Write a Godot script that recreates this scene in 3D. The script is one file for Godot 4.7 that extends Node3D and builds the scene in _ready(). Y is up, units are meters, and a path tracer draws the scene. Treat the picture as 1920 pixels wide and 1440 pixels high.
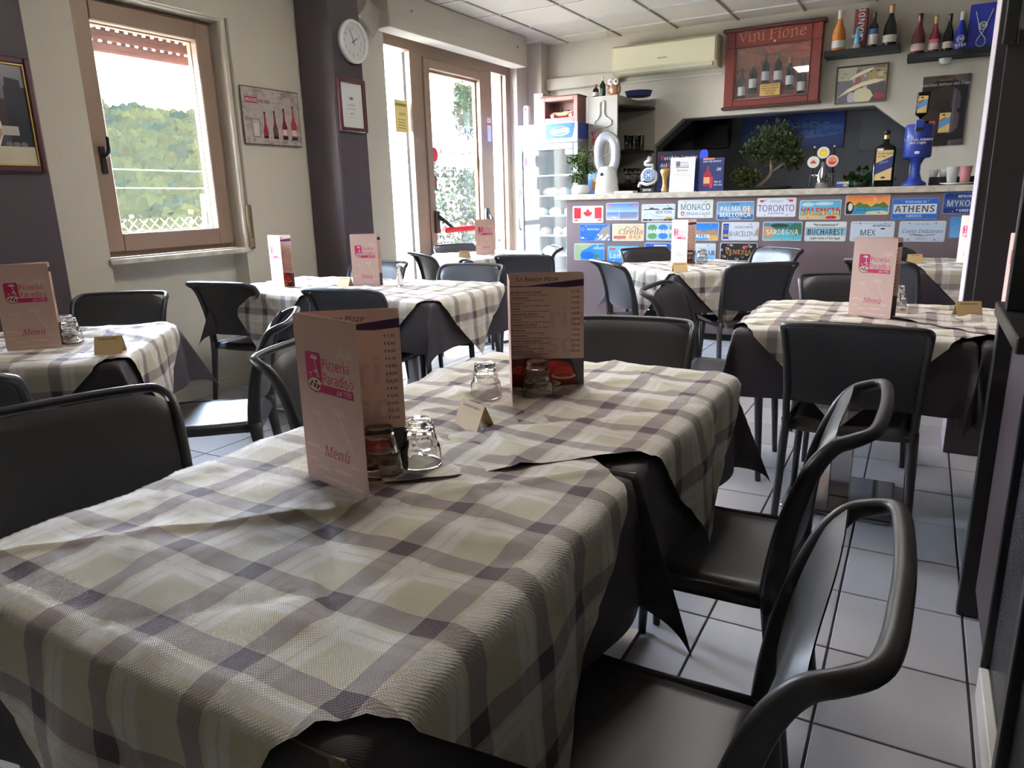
extends Node3D

# ---------------------------------------------------------------- state
var used := {}
var M := {}
var TS
var FONTS := {}
var chair0: Node3D

const CEIL := 2.845
const BACK := -7.77

func _ready():
	# camera
	var cam := Camera3D.new()
	cam.name = "camera"
	cam.transform = Transform3D(Basis(Vector3(0.874726, -0.024777, -0.483983), Vector3(-0.100610, 0.967648, -0.231376), Vector3(0.474058, 0.251084, 0.843934)), Vector3(0, 1.25, 0))
	cam.fov = 55.97
	cam.near = 0.02
	cam.far = 600.0
	add_child(cam)
	cam.current = true
	# sky and exposure
	var we := WorldEnvironment.new()
	we.name = "world_environment"
	var env := Environment.new()
	var sm := ProceduralSkyMaterial.new()
	sm.sky_top_color = Color(0.80, 0.89, 1.0)
	sm.sky_horizon_color = Color(0.97, 0.985, 1.0)
	sm.ground_horizon_color = Color(0.5, 0.5, 0.48)
	sm.ground_bottom_color = Color(0.35, 0.35, 0.34)
	sm.energy_multiplier = SKY_E
	var sky := Sky.new()
	sky.sky_material = sm
	env.sky = sky
	env.background_mode = Environment.BG_SKY
	env.tonemap_mode = Environment.TONE_MAPPER_LINEAR
	env.tonemap_exposure = EXPO
	env.sdfgi_enabled = true
	env.ssao_enabled = true
	env.ssil_enabled = true
	we.environment = env
	add_child(we)
	# the sun stands behind the building, high on the far side from the windows
	var sun := DirectionalLight3D.new()
	sun.name = "sun"
	sun.light_energy = SUN_E
	sun.light_color = Color(1.0, 0.96, 0.88)
	sun.light_angular_distance = 0.6
	sun.shadow_enabled = true
	sun.sky_mode = DirectionalLight3D.SKY_MODE_LIGHT_ONLY
	add_child(sun)
	sun.look_at_from_position(Vector3(12, 18, 4), Vector3.ZERO)
	TS = TextServerManager.get_primary_interface()
	fonts()
	materials()
	build_shell()
	build_floor()
	build_ceiling()
	build_ceiling_lamps()
	build_window()
	build_door()
	build_outside()
	build_counter()
	build_tables()
	build_chairs()
	build_menus()
	build_glasses()
	build_left_wall_things()
	build_fridge_corner()
	build_counter_things()
	build_back_wall_things()
	build_partition()

const SKY_E := 76.0
const SUN_E := 45.0
const EXPO := 1.36
const LAMP_E := 1.35

# ---------------------------------------------------------------- naming and nodes
func nm(n: String) -> String:
	if not used.has(n):
		used[n] = 0
		return n
	used[n] += 1
	return "%s_%03d" % [n, used[n]]

func pname(p: Node, n: String) -> String:
	if p == self:
		return nm(n)
	if not p.has_node(n):
		return n
	var k := 1
	while p.has_node("%s_%03d" % [n, k]):
		k += 1
	return "%s_%03d" % [n, k]

func thing(called: String, label: String, category: String, at := Vector3.ZERO, turn := 0.0, group := "") -> Node3D:
	var o := Node3D.new()
	o.name = nm(called)
	add_child(o, true)
	o.position = at
	o.rotation.y = turn
	tag(o, label, category, group)
	return o

func tag(o: Node, label: String, category: String, group := ""):
	o.set_meta("label", label)
	o.set_meta("category", category)
	if group != "":
		o.set_meta("group", group)
	return o

func part(called: String, mesh: Mesh, mat: Material, parent: Node, pos := Vector3.ZERO, rot := Vector3.ZERO) -> MeshInstance3D:
	var o := MeshInstance3D.new()
	o.mesh = mesh
	o.material_override = mat
	o.name = pname(parent, called)
	parent.add_child(o, true)
	o.position = pos
	o.rotation = rot
	return o

func solo(called: String, mesh: Mesh, mat: Material, label: String, category: String, pos := Vector3.ZERO, rot := Vector3.ZERO, group := "") -> MeshInstance3D:
	var o := part(called, mesh, mat, self, pos, rot)
	tag(o, label, category, group)
	return o

func struct(called: String, mesh: Mesh, mat: Material) -> MeshInstance3D:
	var o := part(called, mesh, mat, self)
	o.set_meta("kind", "structure")
	return o

func dup(src: Node3D, pos: Vector3, turn: float, label: String) -> Node3D:
	var r: Node3D = src.duplicate()
	var base: String = src.get_meta("base") if src.has_meta("base") else String(src.name)
	r.name = nm(base)
	add_child(r, true)
	r.position = pos
	r.rotation = Vector3(0, turn, 0)
	r.set_meta("label", label)
	return r

# ---------------------------------------------------------------- mesh building
func S() -> SurfaceTool:
	var s := SurfaceTool.new()
	s.begin(Mesh.PRIMITIVE_TRIANGLES)
	s.set_smooth_group(-1)
	return s

func fin(s: SurfaceTool) -> ArrayMesh:
	s.generate_normals()
	return s.commit()

func v(s: SurfaceTool, p: Vector3, uv := Vector2.ZERO):
	s.set_uv(uv)
	s.add_vertex(p)

# four points, turned so that the front looks away from c
func q(s: SurfaceTool, a: Vector3, b: Vector3, c: Vector3, d: Vector3, o: Vector3):
	var n := (c - a).cross(b - a)
	if n.length() < 1e-12:
		n = (d - a).cross(c - a)
	if n.dot((a + b + c + d) * 0.25 - o) < 0.0:
		var t := b
		b = d
		d = t
	for p in [a, b, c, a, c, d]:
		v(s, p, Vector2(p.x, -p.y))

func tri(s: SurfaceTool, a: Vector3, b: Vector3, c: Vector3, o: Vector3):
	var n := (c - a).cross(b - a)
	if n.dot((a + b + c) / 3.0 - o) < 0.0:
		var t := b
		b = c
		c = t
	for p in [a, b, c]:
		v(s, p, Vector2(p.x, -p.y))

func box(s: SurfaceTool, c: Vector3, size: Vector3, bv := 0.0, bs := Basis()):
	var h := size * 0.5
	s.set_smooth_group(-1)
	bv = minf(bv, minf(h.x, minf(h.y, h.z)) * 0.9)
	for ax in 3:
		var a1 := (ax + 1) % 3
		var a2 := (ax + 2) % 3
		for sg in [-1.0, 1.0]:
			var p := []
			for k in [[-1, -1], [1, -1], [1, 1], [-1, 1]]:
				var t := Vector3.ZERO
				t[ax] = sg * h[ax]
				t[a1] = k[0] * (h[a1] - bv)
				t[a2] = k[1] * (h[a2] - bv)
				p.append(c + bs * t)
			q(s, p[0], p[1], p[2], p[3], c)
	if bv <= 0.0:
		return
	for ax in 3:
		var a1 := (ax + 1) % 3
		var a2 := (ax + 2) % 3
		for s1 in [-1.0, 1.0]:
			for s2 in [-1.0, 1.0]:
				var p := []
				for k in [[-1, 0], [1, 0], [1, 1], [-1, 1]]:
					var t := Vector3.ZERO
					t[ax] = k[0] * (h[ax] - bv)
					t[a1] = s1 * (h[a1] - (bv if k[1] == 0 else 0.0))
					t[a2] = s2 * (h[a2] - (bv if k[1] == 1 else 0.0))
					p.append(c + bs * t)
				q(s, p[0], p[1], p[2], p[3], c)
	for sx in [-1.0, 1.0]:
		for sy in [-1.0, 1.0]:
			for sz in [-1.0, 1.0]:
				var g := Vector3(sx, sy, sz)
				var p := []
				for ax in 3:
					var t := g * (h - Vector3.ONE * bv)
					t[ax] = g[ax] * h[ax]
					p.append(c + bs * t)
				tri(s, p[0], p[1], p[2], c)

func bx(x0, x1, y0, y1, z0, z1, bv := 0.0) -> ArrayMesh:
	var s := S()
	box(s, Vector3((x0 + x1) * 0.5, (y0 + y1) * 0.5, (z0 + z1) * 0.5), Vector3(absf(x1 - x0), absf(y1 - y0), absf(z1 - z0)), bv)
	return fin(s)

func bb(s: SurfaceTool, x0, x1, y0, y1, z0, z1, bv := 0.0):
	box(s, Vector3((x0 + x1) * 0.5, (y0 + y1) * 0.5, (z0 + z1) * 0.5), Vector3(absf(x1 - x0), absf(y1 - y0), absf(z1 - z0)), bv)

# profile of (radius, height) turned round y
func lathe(s: SurfaceTool, prof: Array, seg := 24, at := Vector3.ZERO, sx := 1.0, sz := 1.0, smooth := 0):
	s.set_smooth_group(smooth)
	for i in prof.size() - 1:
		var p0: Vector2 = prof[i]
		var p1: Vector2 = prof[i + 1]
		for k in seg:
			var t0 := TAU * k / seg
			var t1 := TAU * (k + 1) / seg
			var a := at + Vector3(cos(t0) * p0.x * sx, p0.y, sin(t0) * p0.x * sz)
			var b := at + Vector3(cos(t1) * p0.x * sx, p0.y, sin(t1) * p0.x * sz)
			var c := at + Vector3(cos(t1) * p1.x * sx, p1.y, sin(t1) * p1.x * sz)
			var d := at + Vector3(cos(t0) * p1.x * sx, p1.y, sin(t0) * p1.x * sz)
			var u0 := float(k) / seg
			var u1 := float(k + 1) / seg
			if p0.x > 1e-5:
				v(s, a, Vector2(u0, 0)); v(s, b, Vector2(u1, 0)); v(s, c, Vector2(u1, 1))
			if p1.x > 1e-5:
				v(s, a, Vector2(u0, 0)); v(s, c, Vector2(u1, 1)); v(s, d, Vector2(u0, 1))

func turned(prof: Array, seg := 24, sx := 1.0, sz := 1.0) -> ArrayMesh:
	var s := S()
	lathe(s, prof, seg, Vector3.ZERO, sx, sz)
	return fin(s)

# a bar swept along points; radii: Vector2(across, up) per point or one
func tube(s: SurfaceTool, pts: Array, radii, seg := 8, closed := false, up := Vector3.UP):
	s.set_smooth_group(0)
	var rings := []
	var n := pts.size()
	for i in n:
		var a: Vector3 = pts[(i - 1 + n) % n] if (i > 0 or closed) else pts[0]
		var b: Vector3 = pts[(i + 1) % n] if (i < n - 1 or closed) else pts[n - 1]
		var d := (b - a).normalized()
		var side := d.cross(up)
		if side.length() < 0.05:
			side = d.cross(Vector3(0.3, 0.2, 1.0))
		side = side.normalized()
		var upv := side.cross(d).normalized()
		var r: Vector2
		if radii is Array:
			r = radii[i]
		elif radii is Vector2:
			r = radii
		else:
			r = Vector2(radii, radii)
		var ring := []
		for k in seg:
			var t := TAU * k / seg
			ring.append(pts[i] + side * cos(t) * r.x + upv * sin(t) * r.y)
		rings.append(ring)
	var m := n if closed else n - 1
	for i in m:
		var r0: Array = rings[i]
		var r1: Array = rings[(i + 1) % n]
		for k in seg:
			var k1 := (k + 1) % seg
			for p in [r0[k], r0[k1], r1[k1], r0[k], r1[k1], r1[k]]:
				v(s, p)
	if not closed:
		for e in [0, n - 1]:
			for k in seg:
				var k1 := (k + 1) % seg
				var o: Vector3 = pts[e]
				if e == 0:
					v(s, o); v(s, rings[e][k1]); v(s, rings[e][k])
				else:
					v(s, o); v(s, rings[e][k]); v(s, rings[e][k1])

func bar(pts: Array, radii, seg := 8, closed := false, up := Vector3.UP) -> ArrayMesh:
	var s := S()
	tube(s, pts, radii, seg, closed, up)
	return fin(s)

func spline(pts: Array, sub := 6) -> Array:
	var o := []
	var n := pts.size()
	for i in n - 1:
		var p0: Vector3 = pts[maxi(i - 1, 0)]
		var p1: Vector3 = pts[i]
		var p2: Vector3 = pts[i + 1]
		var p3: Vector3 = pts[mini(i + 2, n - 1)]
		for k in sub:
			o.append(p1.cubic_interpolate(p2, p0, p3, float(k) / sub))
	o.append(pts[n - 1])
	return o

# flat outline (x, y) pushed out along z from 0 to d; front faces +z and carries uv over the outline's own box
func slab(poly: PackedVector2Array, d: float, uv0 := Vector2.ZERO, uv1 := Vector2.ONE) -> ArrayMesh:
	var s := S()
	slab_in(s, poly, 0.0, d, uv0, uv1)
	return fin(s)

func slab_in(s: SurfaceTool, poly: PackedVector2Array, z0: float, z1: float, uv0 := Vector2.ZERO, uv1 := Vector2.ONE):
	s.set_smooth_group(-1)
	if Geometry2D.is_polygon_clockwise(poly):
		poly.reverse()
	var lo := Vector2(1e9, 1e9)
	var hi := -lo
	for p in poly:
		lo = lo.min(p)
		hi = hi.max(p)
	var ext := hi - lo
	var idx := Geometry2D.triangulate_polygon(poly)
	for t in range(0, idx.size(), 3):
		var a := poly[idx[t]]
		var b := poly[idx[t + 1]]
		var c := poly[idx[t + 2]]
		var ccw := (b - a).cross(c - a) > 0.0
		for p in ([a, c, b] if ccw else [a, b, c]):
			v(s, Vector3(p.x, p.y, z1), uv0 + Vector2((p.x - lo.x) / ext.x, 1.0 - (p.y - lo.y) / ext.y) * (uv1 - uv0))
		for p in ([a, b, c] if ccw else [a, c, b]):
			v(s, Vector3(p.x, p.y, z0), uv0 + Vector2(0.02, 0.02) * (uv1 - uv0))
	var n := poly.size()
	for i in n:
		var a := poly[i]
		var b := poly[(i + 1) % n]
		for p in [Vector3(a.x, a.y, z0), Vector3(a.x, a.y, z1), Vector3(b.x, b.y, z1), Vector3(a.x, a.y, z0), Vector3(b.x, b.y, z1), Vector3(b.x, b.y, z0)]:
			v(s, p, uv0 + Vector2(0.02, 0.02) * (uv1 - uv0))

func rr(w: float, h: float, r: float, seg := 4) -> PackedVector2Array:
	var o := PackedVector2Array()
	for c in 4:
		var cx: float = (w * 0.5 - r) * (1.0 if c in [0, 3] else -1.0)
		var cy: float = (h * 0.5 - r) * (1.0 if c in [0, 1] else -1.0)
		for k in seg + 1:
			var t := PI * 0.5 * (c + float(k) / seg)
			o.append(Vector2(cx + cos(t) * r, cy + sin(t) * r))
	return o

# smooth grid; P has (nu + 1) * (nv + 1) points
func grid(P: PackedVector3Array, UV: PackedVector2Array, nu: int, nv: int, flip := false) -> ArrayMesh:
	var N := PackedVector3Array()
	N.resize(P.size())
	var I := PackedInt32Array()
	var w := nu + 1
	for j in nv:
		for i in nu:
			var a := j * w + i
			var f := [a, a + 1, a + w + 1, a, a + w + 1, a + w]
			if flip:
				f = [a, a + w + 1, a + 1, a, a + w, a + w + 1]
			for t in [0, 3]:
				var n := (P[f[t + 2]] - P[f[t]]).cross(P[f[t + 1]] - P[f[t]])
				for k in 3:
					N[f[t + k]] += n
			I.append_array(PackedInt32Array(f))
	for i in N.size():
		N[i] = N[i].normalized() if N[i].length() > 1e-12 else Vector3.UP
	var A := []
	A.resize(Mesh.ARRAY_MAX)
	A[Mesh.ARRAY_VERTEX] = P
	A[Mesh.ARRAY_NORMAL] = N
	A[Mesh.ARRAY_TEX_UV] = UV
	A[Mesh.ARRAY_INDEX] = I
	var m := ArrayMesh.new()
	m.add_surface_from_arrays(Mesh.PRIMITIVE_TRIANGLES, A)
	return m

func letters(t: String, size: float, font := "sans", depth := 0.0006) -> TextMesh:
	var m := TextMesh.new()
	m.text = t
	m.font = FONTS[font]
	m.font_size = 48
	m.pixel_size = size / 48.0
	m.depth = depth
	m.curve_step = 2.0
	return m

# ---------------------------------------------------------------- pictures
func fonts():
	for k in [["sans", "Droid Sans", 400], ["sansb", "Droid Sans", 700], ["serif", "Droid Serif", 400], ["serifb", "Droid Serif", 700]]:
		var f := SystemFont.new()
		f.font_names = PackedStringArray([k[1]])
		f.font_weight = k[2]
		FONTS[k[0]] = f
	var fv := FontVariation.new()
	fv.base_font = FONTS["serif"]
	fv.variation_transform = Transform2D(Vector2(1, 0), Vector2(0.28, 1), Vector2.ZERO)
	FONTS["script"] = fv

func img(w: int, h: int, c: Color) -> Image:
	var im := Image.create(w, h, false, Image.FORMAT_RGB8)
	im.fill(c)
	return im

func tex(im: Image) -> ImageTexture:
	return ImageTexture.create_from_image(im)

# text whose baseline starts at (x, y); sx squeezes, skew leans, slope climbs
func txt(im: Image, t: String, x: float, y: float, size: int, col: Color, font := "sans", sx := 1.0, skew := 0.0, slope := 0.0, centre := false):
	var p := TextLine.new()
	p.add_string(t, FONTS[font] if font != "script" else FONTS["serif"], size)
	if font == "script":
		skew = 0.28
	var rid = p.get_rid()
	if centre:
		x -= p.get_line_width() * sx * 0.5
	var pen := 0.0
	for g in TS.shaped_text_get_glyphs(rid):
		var fr = g["font_rid"]
		var gi: int = g["index"]
		var sz := Vector2i(size, 0)
		TS.font_render_glyph(fr, sz, gi)
		var ti: int = TS.font_get_glyph_texture_idx(fr, sz, gi)
		if ti >= 0:
			var r: Rect2 = TS.font_get_glyph_uv_rect(fr, sz, gi)
			var gim: Image = TS.font_get_texture_image(fr, sz, ti)
			var off: Vector2 = TS.font_get_glyph_offset(fr, sz, gi) + g["offset"]
			var nx := int(ceil(r.size.x * sx)) + 1
			for yy in int(r.size.y):
				for k in nx:
					var xx := int(k / sx)
					if xx >= int(r.size.x):
						continue
					var a := gim.get_pixel(int(r.position.x) + xx, int(r.position.y) + yy).a
					if a > 0.03:
						var gx := (pen + off.x + xx) * sx
						var gy := off.y + yy
						var ix := int(x + gx - skew * gy)
						var iy := int(y + gy - slope * gx)
						if ix >= 0 and iy >= 0 and ix < im.get_width() and iy < im.get_height():
							im.set_pixel(ix, iy, im.get_pixel(ix, iy).lerp(col, a))
		pen += g["advance"]

func disc(im: Image, cx: float, cy: float, rx: float, ry: float, col: Color):
	for y in range(maxi(0, int(cy - ry)), mini(im.get_height(), int(cy + ry) + 1)):
		for x in range(maxi(0, int(cx - rx)), mini(im.get_width(), int(cx + rx) + 1)):
			if Vector2((x - cx) / rx, (y - cy) / ry).length_squared() <= 1.0:
				im.set_pixel(x, y, col)

func poly(im: Image, pts: Array, col: Color):
	var P := PackedVector2Array(pts)
	var lo := P[0]
	var hi := P[0]
	for p in P:
		lo = lo.min(p)
		hi = hi.max(p)
	for y in range(maxi(0, int(lo.y)), mini(im.get_height(), int(hi.y) + 1)):
		for x in range(maxi(0, int(lo.x)), mini(im.get_width(), int(hi.x) + 1)):
			if Geometry2D.is_point_in_polygon(Vector2(x + 0.5, y + 0.5), P):
				im.set_pixel(x, y, col)

func stroke(im: Image, pts: Array, w: float, col: Color):
	for i in pts.size() - 1:
		var a: Vector2 = pts[i]
		var b: Vector2 = pts[i + 1]
		var n := int(a.distance_to(b)) + 1
		for k in n + 1:
			var p := a.lerp(b, float(k) / n)
			disc(im, p.x, p.y, maxf(w, 0.6), maxf(w, 0.6), col)

func rect(im: Image, x, y, w, h, col: Color):
	im.fill_rect(Rect2i(int(x), int(y), int(w), int(h)), col)

func grad(im: Image, x: int, y: int, w: int, h: int, c0: Color, c1: Color):
	for k in h:
		im.fill_rect(Rect2i(x, y + k, w, 1), c0.lerp(c1, float(k) / maxf(1.0, h - 1.0)))

func palm(im: Image, x: float, y: float, s: float, col: Color, lean := 0.25):
	stroke(im, [Vector2(x, y), Vector2(x + lean * s * 0.4, y + s * 0.5), Vector2(x + lean * s, y + s * 1.1)], s * 0.035, col)
	for k in 7:
		var t := -2.9 + k * 0.46
		var e := Vector2(x + cos(t) * s * 0.42, y + sin(t) * s * 0.30 + 0.16 * s)
		var m := Vector2(x + cos(t) * s * 0.26, y + sin(t) * s * 0.30)
		poly(im, [Vector2(x, y - s * 0.03), m + Vector2(0, -s * 0.03), e, m + Vector2(0, s * 0.06), Vector2(x, y + s * 0.03)], col)

# ---------------------------------------------------------------- materials
func mat(c: Color, rough := 0.6, metal := 0.0, spec := 0.5) -> StandardMaterial3D:
	var m := StandardMaterial3D.new()
	m.albedo_color = c
	m.roughness = rough
	m.metallic = metal
	m.metallic_specular = spec
	return m

func c8(r, g, b) -> Color:
	return Color(r / 255.0, g / 255.0, b / 255.0)

func printed(im: Image, rough := 0.55, spec := 0.5) -> StandardMaterial3D:
	var m := mat(Color.WHITE, rough, 0.0, spec)
	m.albedo_texture = tex(im)
	return m

func noise_tex(freq: float, seed_: int, size := 256, as_normal := false, ramp = null, octaves := 3) -> Texture2D:
	var n := FastNoiseLite.new()
	n.seed = seed_
	n.frequency = freq
	n.fractal_octaves = octaves
	var im := n.get_seamless_image(size, size)
	im.convert(Image.FORMAT_RGB8)
	if ramp != null:
		for y in size:
			for x in size:
				im.set_pixel(x, y, ramp[0].lerp(ramp[1], im.get_pixel(x, y).r))
	if as_normal:
		im.convert(Image.FORMAT_RGBA8)
		im.bump_map_to_normal_map(3.0)
	return tex(im)

func materials():
	var plaster := noise_tex(0.05, 3, 256)
	for k in [["wall", c8(206, 199, 183)], ["brown", c8(74, 62, 67)], ["ceil", c8(222, 212, 195)], ["panel", c8(118, 102, 104)]]:
		var m := mat(k[1], 0.75)
		m.heightmap_enabled = true
		m.heightmap_texture = plaster
		m.heightmap_scale = 0.06
		m.uv1_triplanar = true
		m.uv1_world_triplanar = true
		m.uv1_scale = Vector3.ONE * 3.0
		M[k[0]] = m
	M["brown"].roughness = 0.5
	M["panel"].roughness = 0.45
	M["bronze"] = mat(c8(146, 122, 104), 0.42, 0.25)
	M["bronze_in"] = mat(c8(160, 130, 98), 0.45, 0.1)
	M["white"] = mat(c8(228, 226, 220), 0.5)
	M["whitegloss"] = mat(c8(232, 232, 230), 0.25)
	M["black"] = mat(c8(24, 23, 25), 0.4)
	M["blackmatt"] = mat(c8(26, 25, 27), 0.7)
	M["board"] = mat(c8(30, 27, 29), 0.35)
	M["chair"] = mat(c8(50, 48, 51), 0.42, 0.0, 0.55)
	M["chrome"] = mat(c8(200, 200, 205), 0.12, 1.0)
	M["steel"] = mat(c8(170, 170, 172), 0.3, 1.0)
	M["gold"] = mat(c8(205, 170, 100), 0.35, 0.8)
	M["red"] = mat(c8(190, 30, 40), 0.4)
	M["shutter"] = mat(c8(112, 66, 54), 0.6)
	M["wood"] = mat(c8(112, 44, 36), 0.35)
	M["wooddark"] = mat(c8(72, 36, 34), 0.35)
	M["marble"] = marble()
	M["blue"] = mat(c8(40, 62, 150), 0.35)
	M["darkglass"] = mat(c8(14, 16, 14), 0.08)
	M["greenglass"] = mat(c8(28, 46, 30), 0.1)
	M["grout"] = mat(c8(54, 54, 58), 0.9)
	M["leaf"] = mat(Color.WHITE, 0.6)
	M["leaf"].vertex_color_use_as_albedo = true
	M["leaf"].specular_mode = BaseMaterial3D.SPECULAR_DISABLED
	M["leaf_in"] = M["leaf"].duplicate()
	M["leaf_in"].backlight_enabled = true
	M["leaf_in"].backlight = Color(0.12, 0.2, 0.05)
	var pane := StandardMaterial3D.new()
	pane.transparency = BaseMaterial3D.TRANSPARENCY_ALPHA
	pane.albedo_color = Color(0.95, 0.98, 0.97, 0.04)
	pane.roughness = 0.02
	M["pane"] = pane
	var frost := pane.duplicate()
	frost.albedo_color = Color(0.97, 0.96, 0.97, 0.55)
	frost.roughness = 0.6
	M["frost"] = frost
	var gl := StandardMaterial3D.new()
	gl.albedo_color = Color(1, 1, 1, 0)
	gl.roughness = 0.0
	gl.refraction_enabled = true
	gl.refraction_scale = 0.05
	M["glass"] = gl
	var fl := noise_tex(0.35, 9, 256, false, [c8(205, 203, 205), c8(255, 255, 255)], 2)
	for k in 4:
		var t: float = [0.98, 1.0, 1.03, 0.95][k]
		var m := mat(Color(0.80 * t, 0.795 * t, 0.81 * t), 0.34)
		m.albedo_texture = fl
		m.uv1_triplanar = true
		m.uv1_world_triplanar = true
		m.uv1_scale = Vector3.ONE * 5.0
		M["tile%d" % k] = m
	for k in 3:
		var t: float = [1.0, 0.975, 1.015][k]
		var m: StandardMaterial3D = M["ceil"].duplicate()
		m.albedo_color = Color(M["ceil"].albedo_color.r * t, M["ceil"].albedo_color.g * t, M["ceil"].albedo_color.b * t)
		M["ceil%d" % k] = m
	M["under"] = mat(c8(58, 52, 58), 0.62)
	M["under"].rim_enabled = true
	M["under"].rim = 0.15
	var weave := weave_height()
	M["under"].heightmap_enabled = true
	M["under"].heightmap_texture = weave
	M["under"].heightmap_scale = 0.02
	M["under"].uv1_scale = Vector3.ONE
	M["plaid"] = plaid_mat()
	M["rough"] = mat(c8(70, 66, 74), 0.22)
	M["rough"].heightmap_enabled = true
	M["rough"].heightmap_texture = noise_tex(0.06, 21, 512, false, null, 4)
	M["rough"].heightmap_scale = 1.6
	M["rough"].uv1_triplanar = true
	M["rough"].uv1_world_triplanar = true
	M["rough"].uv1_scale = Vector3.ONE * 4.0

func marble() -> StandardMaterial3D:
	var m := mat(Color.WHITE, 0.3)
	m.albedo_texture = noise_tex(0.02, 5, 256, false, [c8(170, 160, 146), c8(226, 216, 198)], 4)
	m.uv1_triplanar = true
	m.uv1_world_triplanar = true
	m.uv1_scale = Vector3.ONE * 2.0
	return m

# fine embossed cross-hatch of the paper cloth
func weave_height() -> Texture2D:
	var n := 256
	var im := img(n, n, Color.BLACK)
	for y in n:
		for x in n:
			var a := sin(TAU * (x + y) * 16.0 / n) * 0.5 + 0.5
			var b := sin(TAU * (x * 2.0 - y) * 16.0 / n) * 0.5 + 0.5
			var h := maxf(a * 0.8, b * 0.55)
			im.set_pixel(x, y, Color(h, h, h))
	return tex(im)

# one repeat of the check, 14.54 cm a side
func plaid_mat() -> StandardMaterial3D:
	var n := 512
	var im := img(n, n, Color.WHITE)
	var cream := c8(206, 199, 178)
	var white := c8(226, 222, 216)
	var band := c8(158, 146, 145)
	var dark := c8(102, 87, 94)
	var lv := PackedFloat32Array()
	for i in n:
		var t := float(i) / n
		var w := 0.0
		if t > 0.30 and t < 0.40: w = 0.9
		elif t > 0.43 and t < 0.53: w = 0.9
		elif t > 0.27 and t < 0.56: w = 0.3
		lv.append(w)
	for y in n:
		for x in n:
			var bxn := float(x) / n < 0.245
			var byn := float(y) / n < 0.245
			var c := cream
			c = c.lerp(white, clampf(maxf(lv[x], lv[y]) + 0.25 * minf(lv[x], lv[y]), 0, 1))
			if bxn and byn:
				c = dark
			elif bxn or byn:
				# twill: fine slanted lines
				var h := fposmod((x + y) / 16.0, 1.0)
				c = band.lerp(cream, 0.38 if h < 0.36 else 0.0)
				var other := lv[y] if bxn else lv[x]
				c = c.lerp(white, other * 0.22)
			im.set_pixel(x, y, c)
	var m := printed(im, 0.62, 0.3)
	m.heightmap_enabled = true
	var e := img(n, n, Color.BLACK)
	for y in n:
		for x in n:
			var a := sin(TAU * (x + y) * 24.0 / n) * 0.5 + 0.5
			var b := sin(TAU * (x - y) * 40.0 / n) * 0.5 + 0.5
			var h := a * 0.6 + b * 0.4
			e.set_pixel(x, y, Color(h, h, h))
	m.heightmap_texture = tex(e)
	m.heightmap_scale = 0.05
	m.cull_mode = BaseMaterial3D.CULL_DISABLED
	return m

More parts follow.
